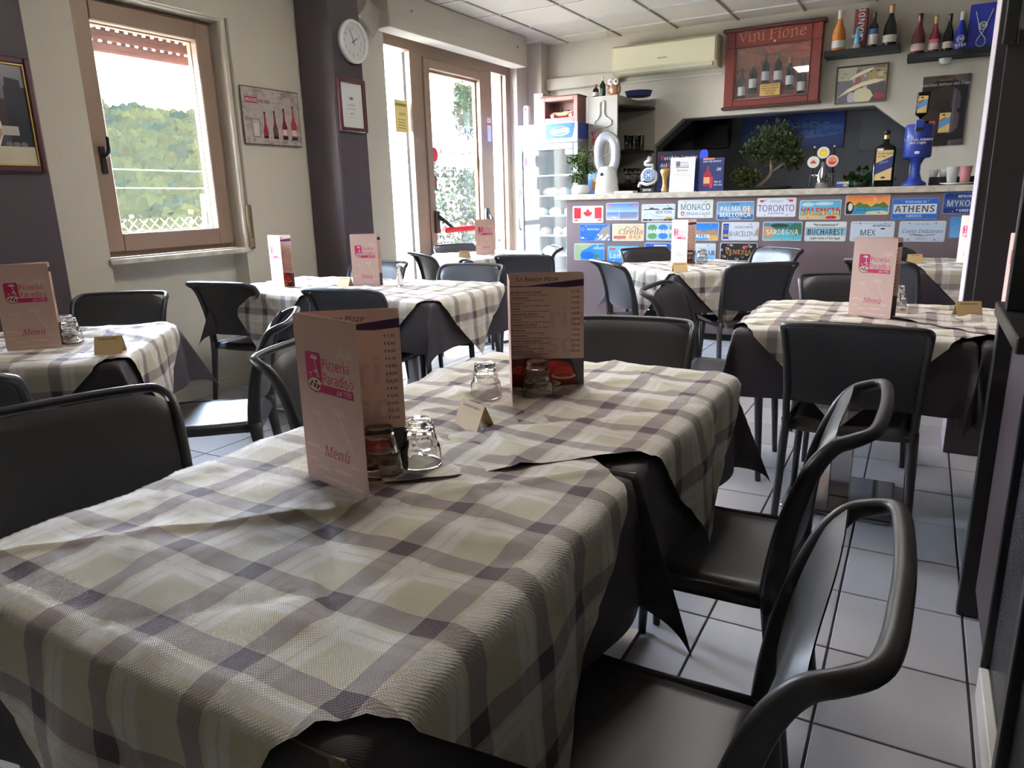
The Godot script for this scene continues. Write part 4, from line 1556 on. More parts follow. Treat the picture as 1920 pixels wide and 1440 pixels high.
# ---------------------------------------------------------------- fridge corner
func build_fridge_corner():
	var t := thing("display_fridge", "tall glass-door display fridge with lit header beside the entrance", "fridge", Vector3(-3.425, 0, -7.30))
	var w := 0.345
	var s := S()
	var sil := mat(c8(150, 152, 160), 0.35, 0.2)
	var fw := mat(c8(176, 176, 174), 0.45)
	bb(s, -w, -w + 0.03, 0.08, 1.80, -0.35, 0.30, 0.004)
	bb(s, w - 0.03, w, 0.08, 1.80, -0.35, 0.30, 0.004)
	bb(s, -w + 0.03, w - 0.03, 0.08, 1.80, -0.35, -0.32)
	bb(s, -w + 0.03, w - 0.03, 0.08, 0.22, -0.32, 0.30, 0.004)
	bb(s, -w + 0.03, w - 0.03, 1.74, 1.80, -0.32, 0.30, 0.004)
	part("cabinet", fin(s), mat(c8(140, 138, 134), 0.5), t)
	part("plinth", bx(-w + 0.02, w - 0.02, 0.0, 0.08, -0.30, 0.26, 0.004), M.black, t)
	part("header_box", bx(-w, w, 1.79, 1.955, -0.35, 0.34, 0.010), M.blue, t)
	part("header_face", bx(-w, w, 1.785, 1.955, 0.335, 0.352, 0.006), fw, t)
	part("header_ledge", bx(-w - 0.005, w + 0.005, 1.765, 1.795, 0.25, 0.362, 0.008), fw, t)
	var im := img(360, 160, c8(186, 178, 156))
	rect(im, 172, 0, 188, 160, c8(18, 78, 170))
	for k in 40:
		disc(im, 176 + fmod(k * 47.0, 180.0), fmod(k * 31.0, 158.0), 4, 3, c8(60, 130, 220))
	disc(im, 264, 84, 62, 50, c8(220, 232, 244))
	disc(im, 264, 80, 54, 44, c8(28, 90, 186))
	poly(im, [Vector2(210, 66), Vector2(318, 52), Vector2(322, 94), Vector2(214, 108)], c8(232, 238, 246))
	txt(im, "Motta", 220, 98, 42, c8(206, 30, 60), "sansb", 0.85, 0.1, 0.1)
	disc(im, 82, 74, 60, 40, c8(226, 206, 120))
	disc(im, 82, 78, 48, 30, c8(230, 222, 196))
	txt(im, "Antica Gelateria", 82, 84, 15, c8(110, 84, 50), "serifb", 1, 0, 0, true)
	txt(im, "del Corso", 82, 118, 20, c8(80, 70, 60), "script", 1, 0, 0, true)
	part("header_print", slab(PackedVector2Array([Vector2(-0.285, -0.07), Vector2(0.285, -0.07), Vector2(0.315, 0.07), Vector2(-0.315, 0.07)]), 0.002), printed(im, 0.35), t, Vector3(0, 1.876, 0.352))
	# door: frame, pane, handle
	s = S()
	bb(s, -w, -w + 0.055, 0.22, 1.765, 0.305, 0.345, 0.006)
	bb(s, w - 0.055, w, 0.22, 1.765, 0.305, 0.345, 0.006)
	bb(s, -w + 0.055, w - 0.055, 1.70, 1.765, 0.305, 0.345, 0.006)
	bb(s, -w + 0.055, w - 0.055, 0.22, 0.29, 0.305, 0.345, 0.006)
	var d := part("door", fin(s), sil, t)
	part("pane", bx(-w + 0.05, w - 0.05, 0.28, 1.71, 0.322, 0.328), M.pane, d)
	part("handle", bar([Vector3(-w + 0.02, 0.9, 0.345), Vector3(-w + 0.02, 0.92, 0.37), Vector3(-w + 0.02, 1.28, 0.37), Vector3(-w + 0.02, 1.30, 0.345)], 0.009, 8), M.steel, d)
	im = img(64, 128, c8(210, 214, 206))
	disc(im, 32, 66, 22, 50, c8(206, 40, 70))
	part("oval_sticker", slab(rr(0.06, 0.12, 0.01), 0.001), printed(im), d, Vector3(-0.255, 1.60, 0.329))
	part("price_label", slab(rr(0.08, 0.055, 0.003), 0.001), M.white, d, Vector3(0.235, 1.675, 0.329))
	for k in 6:
		var y := 0.42 + k * 0.205
		part("shelf", bx(-w + 0.03, w - 0.03, y, y + 0.012, -0.30, 0.27, 0.002), M.whitegloss, t)
	# goods on the shelves
	var rn := RandomNumberGenerator.new()
	rn.seed = 12
	var bag := turned([Vector2(0, 0), Vector2(0.05, 0.0), Vector2(0.062, 0.025), Vector2(0.055, 0.055), Vector2(0.03, 0.075), Vector2(0, 0.08)], 12, 1.2, 0.8)
	var cols := [c8(226, 222, 216), c8(206, 196, 188), c8(190, 150, 140), c8(196, 206, 220)]
	var n := 0
	for k in [2, 3, 4]:
		for i in 4:
			var cc: Color = cols[rn.randi_range(0, 3)]
			solo("food_pack", bag, mat(cc, 0.5), "frosted food pack on the fridge's %s shelf, %s from the left" % [["fourth highest", "third highest", "second highest"][k - 2], ["first", "second", "third", "fourth"][i]], "packet", Vector3(-3.425 - 0.16 + i * 0.13, 0.42 + k * 0.205 + 0.012, -7.25 + rn.randf_range(-0.05, 0.12)), Vector3(0, rn.randf() * 3.0, 0), "packs on the fridge shelves")
			n += 1
	solo("blue_bag", turned([Vector2(0, 0), Vector2(0.07, 0.0), Vector2(0.08, 0.03), Vector2(0.06, 0.08), Vector2(0.02, 0.11), Vector2(0, 0.115)], 14), mat(c8(40, 90, 200), 0.45), "bright blue bag on a lower fridge shelf, right side", "bag", Vector3(-3.22, 0.42 + 0.205 + 0.012, -7.12))
	# on top of the fridge
	t = thing("wine_carton", "tall mauve wine carton with white letters on the fridge, by the corner", "box", Vector3(-3.70, 1.957, -7.36))
	part("carton", bx(-0.055, 0.055, 0, 0.345, -0.045, 0.045, 0.003), mat(c8(150, 106, 120), 0.5), t)
	part("side_print", bx(0.0552, 0.056, 0.01, 0.335, -0.043, 0.043), mat(c8(166, 128, 90), 0.5), t)
	part("lettering", letters("GRANDI", 0.075, "sansb"), M.white, t, Vector3(0.0, 0.17, 0.046), Vector3(0, 0, PI / 2))
	t = thing("air_freshener", "slim white dispenser standing on the fridge's left front corner", "dispenser", Vector3(-3.725, 1.957, -7.10))
	part("body", turned([Vector2(0, 0), Vector2(0.038, 0), Vector2(0.04, 0.02), Vector2(0.036, 0.19), Vector2(0.030, 0.20), Vector2(0, 0.20)], 20), M.whitegloss, t)
	part("nozzle", bx(-0.008, 0.008, 0.155, 0.175, 0.034, 0.042, 0.003), M.black, t)
	t = thing("display_case", "pink wooden window case holding a toy car on top of the fridge", "case", Vector3(-3.36, 1.957, -7.22))
	var pink := mat(c8(160, 120, 110), 0.6)
	s = S()
	bb(s, -0.205, -0.16, 0, 0.265, -0.11, 0.11, 0.004)
	bb(s, 0.16, 0.205, 0, 0.265, -0.11, 0.11, 0.004)
	bb(s, -0.16, 0.16, 0, 0.062, -0.11, 0.11, 0.004)
	bb(s, -0.16, 0.16, 0.225, 0.265, -0.11, 0.11, 0.004)
	bb(s, -0.16, 0.16, 0.062, 0.225, -0.11, -0.10)
	part("case", fin(s), pink, t)
	for a in [[-0.215, 0.215, 0.265, 0.275], [-0.215, 0.215, -0.001, 0.006]]:
		part("moulding", bx(a[0], a[1], a[2], a[3], -0.115, 0.118, 0.003), mat(c8(128, 76, 62), 0.5), t)
	t = thing("toy_car", "orange toy vintage car with red mudguards inside the pink case", "toy car", Vector3(-3.36, 2.019, -7.20))
	s = S()
	slab_in(s, PackedVector2Array([Vector2(-0.10, 0.025), Vector2(0.12, 0.025), Vector2(0.125, 0.05), Vector2(0.11, 0.062), Vector2(0.02, 0.060), Vector2(-0.005, 0.055), Vector2(-0.10, 0.058), Vector2(-0.115, 0.04)]), -0.028, 0.028)
	part("body", fin(s), mat(c8(222, 150, 60), 0.35), t)
	for sz in [-1, 1]:
		part("mudguard", bar(spline([Vector3(-0.145, 0.022, sz * 0.036), Vector3(-0.12, 0.046, sz * 0.036), Vector3(-0.075, 0.045, sz * 0.036), Vector3(-0.04, 0.018, sz * 0.036), Vector3(0.05, 0.018, sz * 0.036), Vector3(0.09, 0.046, sz * 0.036), Vector3(0.125, 0.044, sz * 0.036), Vector3(0.145, 0.024, sz * 0.036)], 4), Vector2(0.010, 0.004), 6), M.red, t)
		for x in [-0.10, 0.105]:
			part("wheel", bar([Vector3(x, 0.022, sz * 0.03), Vector3(x, 0.022, sz * 0.042)], 0.022, 16), M.white, t)
	part("windscreen", bx(-0.012, -0.006, 0.055, 0.098, -0.026, 0.026, 0.002), M.black, t)
	part("seat", bx(0.03, 0.075, 0.058, 0.075, -0.024, 0.024, 0.005), M.black, t)
	# tall shelf unit with bottle outline
	t = thing("bar_shelf_unit", "tall grey shelf unit with a white neon bottle outline, open toward the counter", "shelf unit", Vector3(-2.92, 0, -7.48))
	var grey := mat(c8(168, 162, 150), 0.55)
	s = S()
	bb(s, -0.155, 0.160, 0, 2.20, 0.26, 0.285, 0.003)
	bb(s, -0.155, -0.135, 0, 2.20, -0.285, 0.26, 0.003)
	bb(s, -0.135, 0.36, 0, 2.20, -0.285, -0.27)
	bb(s, -0.135, 0.160, 2.10, 2.20, -0.27, 0.26, 0.003)
	part("carcass", fin(s), grey, t)
	for y in [1.03, 1.33, 1.66, 2.09]:
		part("shelf", slab(PackedVector2Array([Vector2(-0.135, -0.27), Vector2(0.36, -0.27), Vector2(0.36, -0.15), Vector2(0.16, 0.25), Vector2(-0.135, 0.25)]), 0.022), M.blackmatt, t, Vector3(0, y + 0.022, 0), Vector3(PI / 2, 0, 0))
	part("outline_light", bar(spline([Vector3(-0.085, 1.90, 0), Vector3(-0.088, 1.96, 0), Vector3(-0.03, 2.01, 0), Vector3(-0.028, 2.135, 0), Vector3(0.02, 2.14, 0), Vector3(0.022, 2.015, 0), Vector3(0.085, 1.97, 0), Vector3(0.086, 1.92, 0), Vector3(-0.085, 1.90, 0)], 3), 0.006, 8), M.whitegloss, t, Vector3(0.0, 0, 0.295))
	part("outline_light", bar(spline([Vector3(-0.08, 1.62, 0), Vector3(-0.085, 1.70, 0), Vector3(-0.082, 1.72, 0)], 3), 0.006, 8), M.whitegloss, t, Vector3(0.0, 0, 0.295))
	part("outline_light", bar(spline([Vector3(0.085, 1.85, 0), Vector3(0.088, 1.70, 0), Vector3(0.07, 1.64, 0), Vector3(-0.06, 1.62, 0), Vector3(-0.06, 1.66, 0)], 3), 0.006, 8), M.whitegloss, t, Vector3(0.0, 0, 0.295))
	var rd := mat(c8(196, 40, 60), 0.4)
	var yy := 1.838
	for r in [["V", "ecchio"], ["A", "maro"], ["", "del"]]:
		if r[0] != "":
			part("sign_initial", letters(r[0], 0.075, "serifb", 0.006), rd, t, Vector3(-0.095, yy, 0.293), Vector3(0, 0, 0.1))
		var m := letters(r[1], 0.062, "serifb", 0.006)
		part("sign_lettering", m, M.whitegloss, t, Vector3(0.0 if r[0] != "" else -0.07, yy, 0.293), Vector3(0, 0, 0.1))
		yy -= 0.067
	# on and in the unit
	bottle("small dark bottle with red cap and a label on the shelf unit's left front corner", Vector3(-3.02, 2.202, -7.26), 0.12, 0.030, M.darkglass, c8(200, 190, 190), c8(170, 40, 50))
	bottle("green bottle with white neck foil on the shelf unit, beside the owl", Vector3(-2.945, 2.202, -7.26), 0.19, 0.028, M.greenglass, c8(40, 60, 40), c8(220, 220, 215))
	t = thing("owl_figurine", "brown ceramic owl with big white eyes on the shelf unit", "figurine", Vector3(-2.82, 2.202, -7.27))
	part("body", turned([Vector2(0, 0), Vector2(0.042, 0), Vector2(0.058, 0.03), Vector2(0.060, 0.07), Vector2(0.050, 0.11), Vector2(0.052, 0.135), Vector2(0.035, 0.155), Vector2(0, 0.16)], 24, 1.0, 0.8), mat(c8(142, 96, 72), 0.25), t)
	for sx in [-1, 1]:
		part("eye", turned([Vector2(0, 0), Vector2(0.031, 0), Vector2(0.030, 0.008), Vector2(0.014, 0.012), Vector2(0, 0.012)], 20), M.whitegloss, t, Vector3(sx * 0.028, 0.124, 0.040), Vector3(PI / 2, 0, 0))
		part("pupil", turned([Vector2(0, 0), Vector2(0.012, 0), Vector2(0.011, 0.004), Vector2(0, 0.005)], 16), mat(c8(120, 80, 60), 0.3), t, Vector3(sx * 0.028, 0.124, 0.052), Vector3(PI / 2, 0, 0))
		part("wing", turned([Vector2(0, 0), Vector2(0.022, 0.012), Vector2(0.026, 0.045), Vector2(0.015, 0.08), Vector2(0, 0.09)], 14, 0.7, 0.5), mat(c8(112, 72, 54), 0.25), t, Vector3(sx * 0.052, 0.018, 0.018))
	t = thing("serving_tray", "dark blue round tray lying on the shelf unit, right of the owl", "tray", Vector3(-2.66, 2.203, -7.52))
	part("tray", turned([Vector2(0, 0), Vector2(0.12, 0), Vector2(0.135, 0.045), Vector2(0.142, 0.05), Vector2(0.128, 0.045), Vector2(0.115, 0.008), Vector2(0, 0.008)], 32), mat(c8(36, 44, 92), 0.35), t)
	var tall := turned([Vector2(0, 0), Vector2(0.022, 0), Vector2(0.028, 0.14), Vector2(0.026, 0.14), Vector2(0.02, 0.008), Vector2(0, 0.008)], 16)
	var stem := turned([Vector2(0, 0), Vector2(0.028, 0), Vector2(0.004, 0.01), Vector2(0.004, 0.07), Vector2(0.03, 0.10), Vector2(0.028, 0.15), Vector2(0.026, 0.15), Vector2(0.026, 0.10), Vector2(0, 0.08)], 16)
	for k in 5:
		solo("beer_glass", tall, M.glass, "clear tall glass on the shelf unit's second shelf, %s in line" % ["first", "second", "third", "fourth", "fifth"][k], "glass", Vector3(-2.72 + (k % 3) * 0.062, 1.682, -7.36 - (k / 3) * 0.1 - (k % 3) * 0.05), Vector3.ZERO, "tall glasses on the shelf unit")
	for k in 4:
		solo("stem_glass", stem, M.glass, "clear stemmed glass on the shelf unit's third shelf, %s in line" % ["first", "second", "third", "fourth"][k], "glass", Vector3(-2.72 + (k % 2) * 0.075, 1.352, -7.36 - (k / 2) * 0.1 - (k % 2) * 0.06), Vector3.ZERO, "stemmed glasses on the shelf unit")
	solo("hanging_cord", bar([Vector3(-2.92, 2.40, -7.27), Vector3(-2.92, 2.85, -7.27)], 0.0015, 5), M.white, "thin white cord hanging from the ceiling above the green bottle", "cord")

func bottle(label: String, at: Vector3, h: float, r: float, glass: Material, lab: Color, cap: Color, style := 0, group := "", lab2 = null) -> Node3D:
	var t := thing("bottle", label, "bottle", at, 0.0, group)
	var prof: Array
	if style == 1:   # sloping shoulders, sparkling or burgundy
		prof = [Vector2(0, 0), Vector2(r * 0.95, 0), Vector2(r, 0.01), Vector2(r, h * 0.38), Vector2(r * 0.88, h * 0.50), Vector2(r * 0.55, h * 0.64), Vector2(r * 0.36, h * 0.74), Vector2(r * 0.30, h * 0.90), Vector2(r * 0.34, h * 0.91), Vector2(r * 0.34, h * 0.94), Vector2(0, h * 0.94)]
	else:            # high shoulders
		prof = [Vector2(0, 0), Vector2(r * 0.95, 0), Vector2(r, 0.01), Vector2(r, h * 0.56), Vector2(r * 0.9, h * 0.63), Vector2(r * 0.5, h * 0.70), Vector2(r * 0.36, h * 0.74), Vector2(r * 0.33, h * 0.92), Vector2(r * 0.36, h * 0.94), Vector2(0, h * 0.94)]
	part("glass_body", turned(prof, 28), glass, t)
	var lt := h * (0.34 if style == 1 else 0.5)
	var s := S()
	lathe(s, [Vector2(r * 1.005, h * 0.08), Vector2(r * 1.012, h * 0.085), Vector2(r * 1.012, lt * 0.75), Vector2(r * 1.005, lt * 0.755)], 28)
	part("label", fin(s), mat(lab, 0.6), t)
	if lab2 != null:
		s = S()
		lathe(s, [Vector2(r * 1.005, lt * 0.78), Vector2(r * 1.012, lt * 0.785), Vector2(r * 1.012, lt * 1.05), Vector2(r * 1.002, lt * 1.055)], 28)
		part("upper_label", fin(s), mat(lab2, 0.6), t)
	part("neck_foil", turned([Vector2(r * 0.40, h * 0.78), Vector2(r * 0.38, h * 0.93), Vector2(r * 0.42, h * 0.94), Vector2(r * 0.40, h), Vector2(0, h)], 20), mat(cap, 0.35), t)
	return t

# ---------------------------------------------------------------- counter with number plates
func wavy(im: Image, ox: int, oy: int, y0: float, y1: float, amp: float, col: Color, ph: float):
	for x in 256:
		var y := y0 + sin(x * 0.05 + ph) * amp + sin(x * 0.13 + ph * 2.0) * amp * 0.5
		rect(im, ox + x, oy + int(y), 1, int(y1 - y), col)

func plate_art(im: Image, ox: int, oy: int, key: String):
	var W := Color.WHITE
	var navy := c8(30, 56, 140)
	var k := c8(36, 44, 60)
	var P := func(t: String, y: int, sz: int, c: Color, f := "sansb", sx := 0.9):
		txt(im, t, ox + 128, oy + y, sz, c, f, sx, 0.0, 0.0, true)
	match key:
		"canada":
			rect(im, ox, oy, 256, 128, c8(236, 236, 238))
			rect(im, ox + 10, oy + 10, 60, 86, c8(222, 26, 40)); rect(im, ox + 186, oy + 10, 60, 86, c8(222, 26, 40))
			var l := [[0, -36], [8, -22], [18, -27], [14, -4], [26, -14], [29, -7], [40, -9], [35, 3], [40, 8], [20, 22], [22, 29], [2, 26], [2, 42], [-2, 42], [-2, 26], [-22, 29], [-20, 22], [-40, 8], [-35, 3], [-40, -9], [-29, -7], [-26, -14], [-14, -4], [-18, -27], [-8, -22]]
			var pp := []
			for a in l: pp.append(Vector2(ox + 128 + a[0] * 0.95, oy + 52 + a[1] * 0.95))
			poly(im, pp, c8(222, 26, 40))
			txt(im, "CANADA", ox + 128, oy + 118, 20, k, "sans", 1.25, 0, 0, true)
			rect(im, ox + 14, oy + 104, 30, 12, c8(222, 60, 70)); rect(im, ox + 214, oy + 104, 30, 12, c8(222, 60, 70))
		"toronto_sky":
			grad(im, ox, oy, 256, 70, c8(72, 120, 220), c8(170, 200, 236)); grad(im, ox, oy + 70, 256, 58, c8(84, 110, 200), c8(200, 206, 214))
			for a in 22: rect(im, ox + 110 + a * 6, oy + 96 - (a * 37) % 22, 5, 30, c8(120, 120, 126))
			rect(im, ox + 102, oy + 34, 3, 90, c8(220, 226, 236)); disc(im, ox + 60, oy + 110, 22, 6, W)
			P.call("TORONTO", 30, 26, c8(110, 160, 236)); disc(im, ox + 24, oy + 22, 13, 9, c8(230, 120, 130)); disc(im, ox + 228, oy + 20, 13, 9, c8(230, 120, 130))
		"newyork":
			rect(im, ox, oy, 256, 128, c8(216, 226, 240)); grad(im, ox + 8, oy + 10, 240, 26, c8(190, 210, 240), c8(226, 232, 244))
			wavy(im, ox, oy, 32, 42, 6, c8(44, 64, 100), 0.6)
			txt(im, "NEW YORK", ox + 108, oy + 70, 30, k, "sans", 0.86)
			stroke(im, [Vector2(ox + 12, oy + 84), Vector2(ox + 50, oy + 60), Vector2(ox + 92, oy + 82), Vector2(ox + 170, oy + 92)], 1.4, c8(150, 160, 176))
			rect(im, ox + 12, oy + 92, 230, 2, c8(150, 160, 176)); rect(im, ox + 8, oy + 110, 240, 13, c8(50, 52, 56)); rect(im, ox + 188, oy + 96, 46, 14, c8(220, 170, 60))
			txt(im, "THE EMPIRE STATE", ox + 128, oy + 121, 12, W, "sansb", 0.9, 0, 0, true)
		"monaco":
			rect(im, ox, oy, 256, 128, c8(222, 228, 228)); P.call("MONACO", 72, 62, c8(32, 66, 86), "sans", 0.84)
			txt(im, "Monte Carlo", ox + 60, oy + 108, 30, c8(70, 110, 140), "script", 1.0)
			poly(im, [Vector2(ox + 22, oy + 84), Vector2(ox + 48, oy + 84), Vector2(ox + 48, oy + 104), Vector2(ox + 35, oy + 116), Vector2(ox + 22, oy + 104)], c8(200, 70, 60)); disc(im, ox + 35, oy + 98, 7, 8, W)
		"palma":
			grad(im, ox, oy, 256, 90, c8(92, 150, 206), c8(150, 190, 220)); grad(im, ox, oy + 90, 256, 38, c8(60, 120, 180), c8(40, 100, 170))
			disc(im, ox + 210, oy + 66, 36, 20, c8(196, 160, 140)); P.call("ESPAÑA", 22, 17, c8(40, 90, 160)); P.call("PALMA DE", 66, 48, c8(240, 238, 226), "sansb", 0.92)
			P.call("MALLORCA", 108, 46, c8(240, 238, 226), "sansb", 0.9); P.call("ISLAS BALEARES", 122, 12, W)
		"toronto":
			rect(im, ox, oy, 256, 128, c8(226, 230, 238)); P.call("Ontario", 30, 24, c8(110, 150, 200), "script", 1.0); P.call("TORONTO", 92, 62, c8(56, 60, 150), "sans", 0.86)
			P.call("YOURS TO DISCOVER", 110, 12, c8(110, 120, 160)); rect(im, ox + 18, oy + 12, 26, 14, c8(214, 60, 70)); rect(im, ox + 210, oy + 12, 26, 14, c8(214, 60, 70))
		"valencia":
			grad(im, ox, oy, 256, 128, c8(90, 180, 226), c8(120, 200, 220)); wavy(im, ox, oy, 98, 128, 8, c8(216, 190, 140), 1.2); disc(im, ox + 200, oy + 116, 34, 12, c8(190, 50, 50))
			disc(im, ox + 50, oy + 26, 40, 14, c8(206, 226, 226)); disc(im, ox + 150, oy + 22, 60, 12, c8(200, 226, 236))
			txt(im, "VALENCIA", ox + 131, oy + 99, 64, c8(160, 30, 30), "sansb", 0.80, 0, 0, true); txt(im, "VALENCIA", ox + 128, oy + 96, 64, c8(240, 200, 60), "sansb", 0.80, 0, 0, true)
			for y in range(oy + 44, oy + 72):
				for x in range(ox + 4, ox + 252):
					var c := im.get_pixel(x, y)
					if c.r > 0.85 and c.b < 0.45: im.set_pixel(x, y, c8(220, 60, 60))
		"rio":
			grad(im, ox, oy, 256, 80, c8(226, 120, 80), c8(236, 186, 80)); wavy(im, ox, oy, 62, 100, 10, c8(90, 120, 74), 0.3); wavy(im, ox, oy, 84, 128, 4, c8(60, 150, 190), 2.0)
			disc(im, ox + 190, oy + 118, 70, 16, c8(226, 210, 160)); stroke(im, [Vector2(ox + 172, oy + 20), Vector2(ox + 172, oy + 46)], 2.4, c8(230, 220, 200)); stroke(im, [Vector2(ox + 162, oy + 28), Vector2(ox + 182, oy + 28)], 2.0, c8(230, 220, 200))
			disc(im, ox + 20, oy + 86, 28, 44, c8(30, 32, 40)); disc(im, ox + 28, oy + 78, 14, 26, c8(236, 232, 224)); txt(im, "Rio de Janeiro", ox + 62, oy + 106, 22, c8(40, 90, 120), "script")
		"athens":
			rect(im, ox, oy, 256, 128, c8(52, 108, 196)); rect(im, ox + 6, oy + 34, 244, 62, c8(214, 222, 232)); P.call("Welcome to", 26, 22, W, "script", 1.0)
			P.call("ATHENS", 86, 60, c8(96, 92, 88), "sansb", 1.0); P.call("GREECE", 118, 20, W, "serifb", 1.1)
		"mykonos":
			rect(im, ox, oy, 256, 128, c8(36, 52, 120)); rect(im, ox + 4, oy + 34, 248, 60, c8(60, 84, 140)); P.call("MYKONOS", 30, 24, W); P.call("MYKONOS", 84, 54, c8(214, 218, 224), "sansb", 0.84); P.call("* GREECE *", 118, 24, W)
		"santorini":
			rect(im, ox, oy, 256, 128, c8(30, 100, 206)); poly(im, [Vector2(ox + 256, oy), Vector2(ox + 256, oy + 128), Vector2(ox + 120, oy + 128), Vector2(ox + 190, oy + 30)], c8(150, 140, 130))
			for a in 16: rect(im, ox + 150 + (a * 29) % 100, oy + 76 + (a * 17) % 44, 14, 10, c8(236, 238, 242))
			disc(im, ox + 150, oy + 100, 16, 12, c8(70, 130, 220)); rect(im, ox + 4, oy + 4, 40, 120, c8(40, 90, 200)); txt(im, "Santorini", ox + 58, oy + 44, 24, W, "script"); txt(im, "GR", ox + 8, oy + 114, 22, W, "sansb"); disc(im, ox + 24, oy + 36, 14, 14, c8(150, 180, 236)); disc(im, ox + 24, oy + 36, 10, 10, c8(40, 90, 200))
		"cirella":
			rect(im, ox, oy, 256, 128, c8(226, 200, 164)); rect(im, ox + 10, oy + 90, 100, 24, c8(190, 110, 90)); for a in 3: disc(im, ox + 150 + a * 34, oy + 98, 13, 16, c8(190, 160, 110))
			stroke(im, [Vector2(ox + 96, oy + 40), Vector2(ox + 120, oy + 18), Vector2(ox + 150, oy + 40), Vector2(ox + 180, oy + 16), Vector2(ox + 214, oy + 40)], 2, c8(120, 80, 70)); txt(im, "Cirella", ox + 44, oy + 78, 54, c8(80, 60, 56), "script", 1.2)
		"islands":
			rect(im, ox, oy, 256, 128, c8(176, 206, 230)); for a in 6: disc(im, ox + 44 + (a % 3) * 84, oy + 34 + (a / 3) * 62, 36, 24, [c8(90, 150, 90), c8(60, 130, 200), c8(120, 160, 110)][a % 3])
			P.call("SARDEGNA", 76, 40, c8(236, 240, 244), "sansb", 1.0)
		"madrid":
			grad(im, ox, oy, 256, 128, c8(40, 130, 220), c8(90, 160, 220)); wavy(im, ox, oy, 56, 90, 8, c8(180, 140, 110), 0.4); disc(im, ox + 226, oy + 112, 50, 22, c8(220, 180, 100)); txt(im, "MALLUK", ox + 60, oy + 110, 34, W, "sansb")
		"barcelona":
			rect(im, ox, oy, 256, 128, c8(214, 222, 230)); rect(im, ox + 8, oy + 8, 40, 112, c8(50, 84, 180)); rect(im, ox + 12, oy + 84, 32, 20, c8(230, 160, 80)); disc(im, ox + 28, oy + 36, 14, 14, c8(220, 200, 100)); disc(im, ox + 28, oy + 36, 11, 11, c8(50, 84, 180))
			txt(im, "CATALUNYA", ox + 152, oy + 42, 20, k, "sans", 1.2, 0, 0, true); txt(im, "BARCELONA", ox + 152, oy + 100, 50, c8(84, 90, 100), "sans", 0.72, 0, 0, true)
		"sardegna":
			grad(im, ox, oy, 256, 60, c8(80, 150, 190), c8(50, 110, 120)); grad(im, ox, oy + 60, 256, 68, c8(50, 150, 190), c8(120, 200, 210)); disc(im, ox + 30, oy + 70, 50, 44, c8(190, 150, 120)); disc(im, ox + 220, oy + 50, 50, 40, c8(60, 110, 90)); disc(im, ox + 110, oy + 24, 60, 14, c8(40, 70, 50))
			P.call("SARDEGNA", 88, 50, c8(236, 222, 190), "sansb", 0.82)
		"bucharest":
			rect(im, ox, oy, 256, 128, c8(222, 222, 212)); rect(im, ox, oy + 34, 256, 60, c8(150, 190, 206)); txt(im, "*ROMANIA*", ox + 128, oy + 28, 21, k, "sansb", 1.2, 0, 0, true); P.call("BUCHAREST", 86, 54, k, "sansb", 0.76); P.call("Little Paris of the East", 117, 20, k, "sansb", 0.9)
		"acapulco":
			rect(im, ox, oy, 256, 128, c8(206, 216, 228)); for a in 26: disc(im, ox + 10 + (a * 9.4), oy + 10 + (a % 2) * 106, 3, 3, c8(110, 120, 140)); txt(im, "ACAPULCO", ox + 130, oy + 32, 18, k, "sans", 1.2); txt(im, "MEX", ox + 56, oy + 92, 54, c8(80, 88, 100), "sans", 0.9); disc(im, ox + 190, oy + 46, 14, 5, k)
		"delizie":
			rect(im, ox, oy, 256, 128, c8(196, 210, 224)); P.call("SAN FILIPPO", 22, 14, c8(140, 160, 190)); txt(im, "Conto Deliziono", ox + 128, oy + 74, 32, c8(70, 96, 160), "script", 0.95, 0, 0, true); stroke(im, [Vector2(ox + 60, oy + 84), Vector2(ox + 130, oy + 92), Vector2(ox + 200, oy + 84)], 2.5, c8(190, 80, 90)); stroke(im, [Vector2(ox + 80, oy + 82), Vector2(ox + 130, oy + 87)], 2, c8(80, 150, 90)); P.call("GENOVA", 118, 18, c8(140, 160, 190))
		"castle":
			grad(im, ox, oy, 256, 128, c8(70, 140, 210), c8(120, 180, 226)); disc(im, ox + 120, oy + 74, 70, 50, c8(150, 130, 110)); disc(im, ox + 140, oy + 36, 44, 24, c8(50, 60, 50)); rect(im, ox + 110, oy + 70, 50, 40, c8(120, 124, 140))
		"albania":
			rect(im, ox, oy, 256, 128, c8(50, 130, 220)); poly(im, [Vector2(ox, oy), Vector2(ox + 170, oy), Vector2(ox + 60, oy + 60), Vector2(ox + 50, oy + 128), Vector2(ox, oy + 128)], c8(150, 170, 130)); disc(im, ox + 110, oy + 90, 60, 30, c8(30, 100, 200)); disc(im, ox + 190, oy + 96, 20, 18, c8(90, 130, 60)); txt(im, "Albania", ox + 160, oy + 40, 30, W, "script")
		"london":
			grad(im, ox, oy, 256, 128, c8(120, 190, 230), c8(60, 130, 210)); txt(im, "London", ox + 14, oy + 96, 60, c8(236, 238, 240), "sansb", 0.9); rect(im, ox + 14, oy + 12, 50, 20, c8(210, 90, 100))
		"montenegro":
			rect(im, ox, oy, 256, 128, c8(30, 84, 190)); rect(im, ox + 70, oy + 12, 100, 24, c8(220, 226, 236)); txt(im, "GOOD MORNING", ox + 76, oy + 30, 14, c8(60, 90, 150), "sansb", 0.9); P.call("GREECE", 92, 54, c8(220, 226, 240))
		"gibraltar":
			grad(im, ox, oy, 256, 128, c8(226, 230, 232), c8(120, 180, 230)); txt(im, "GIBRALTAR", ox + 20, oy + 84, 48, c8(50, 56, 60), "serifb", 0.8); rect(im, ox + 170, oy + 98, 70, 14, c8(110, 180, 230))
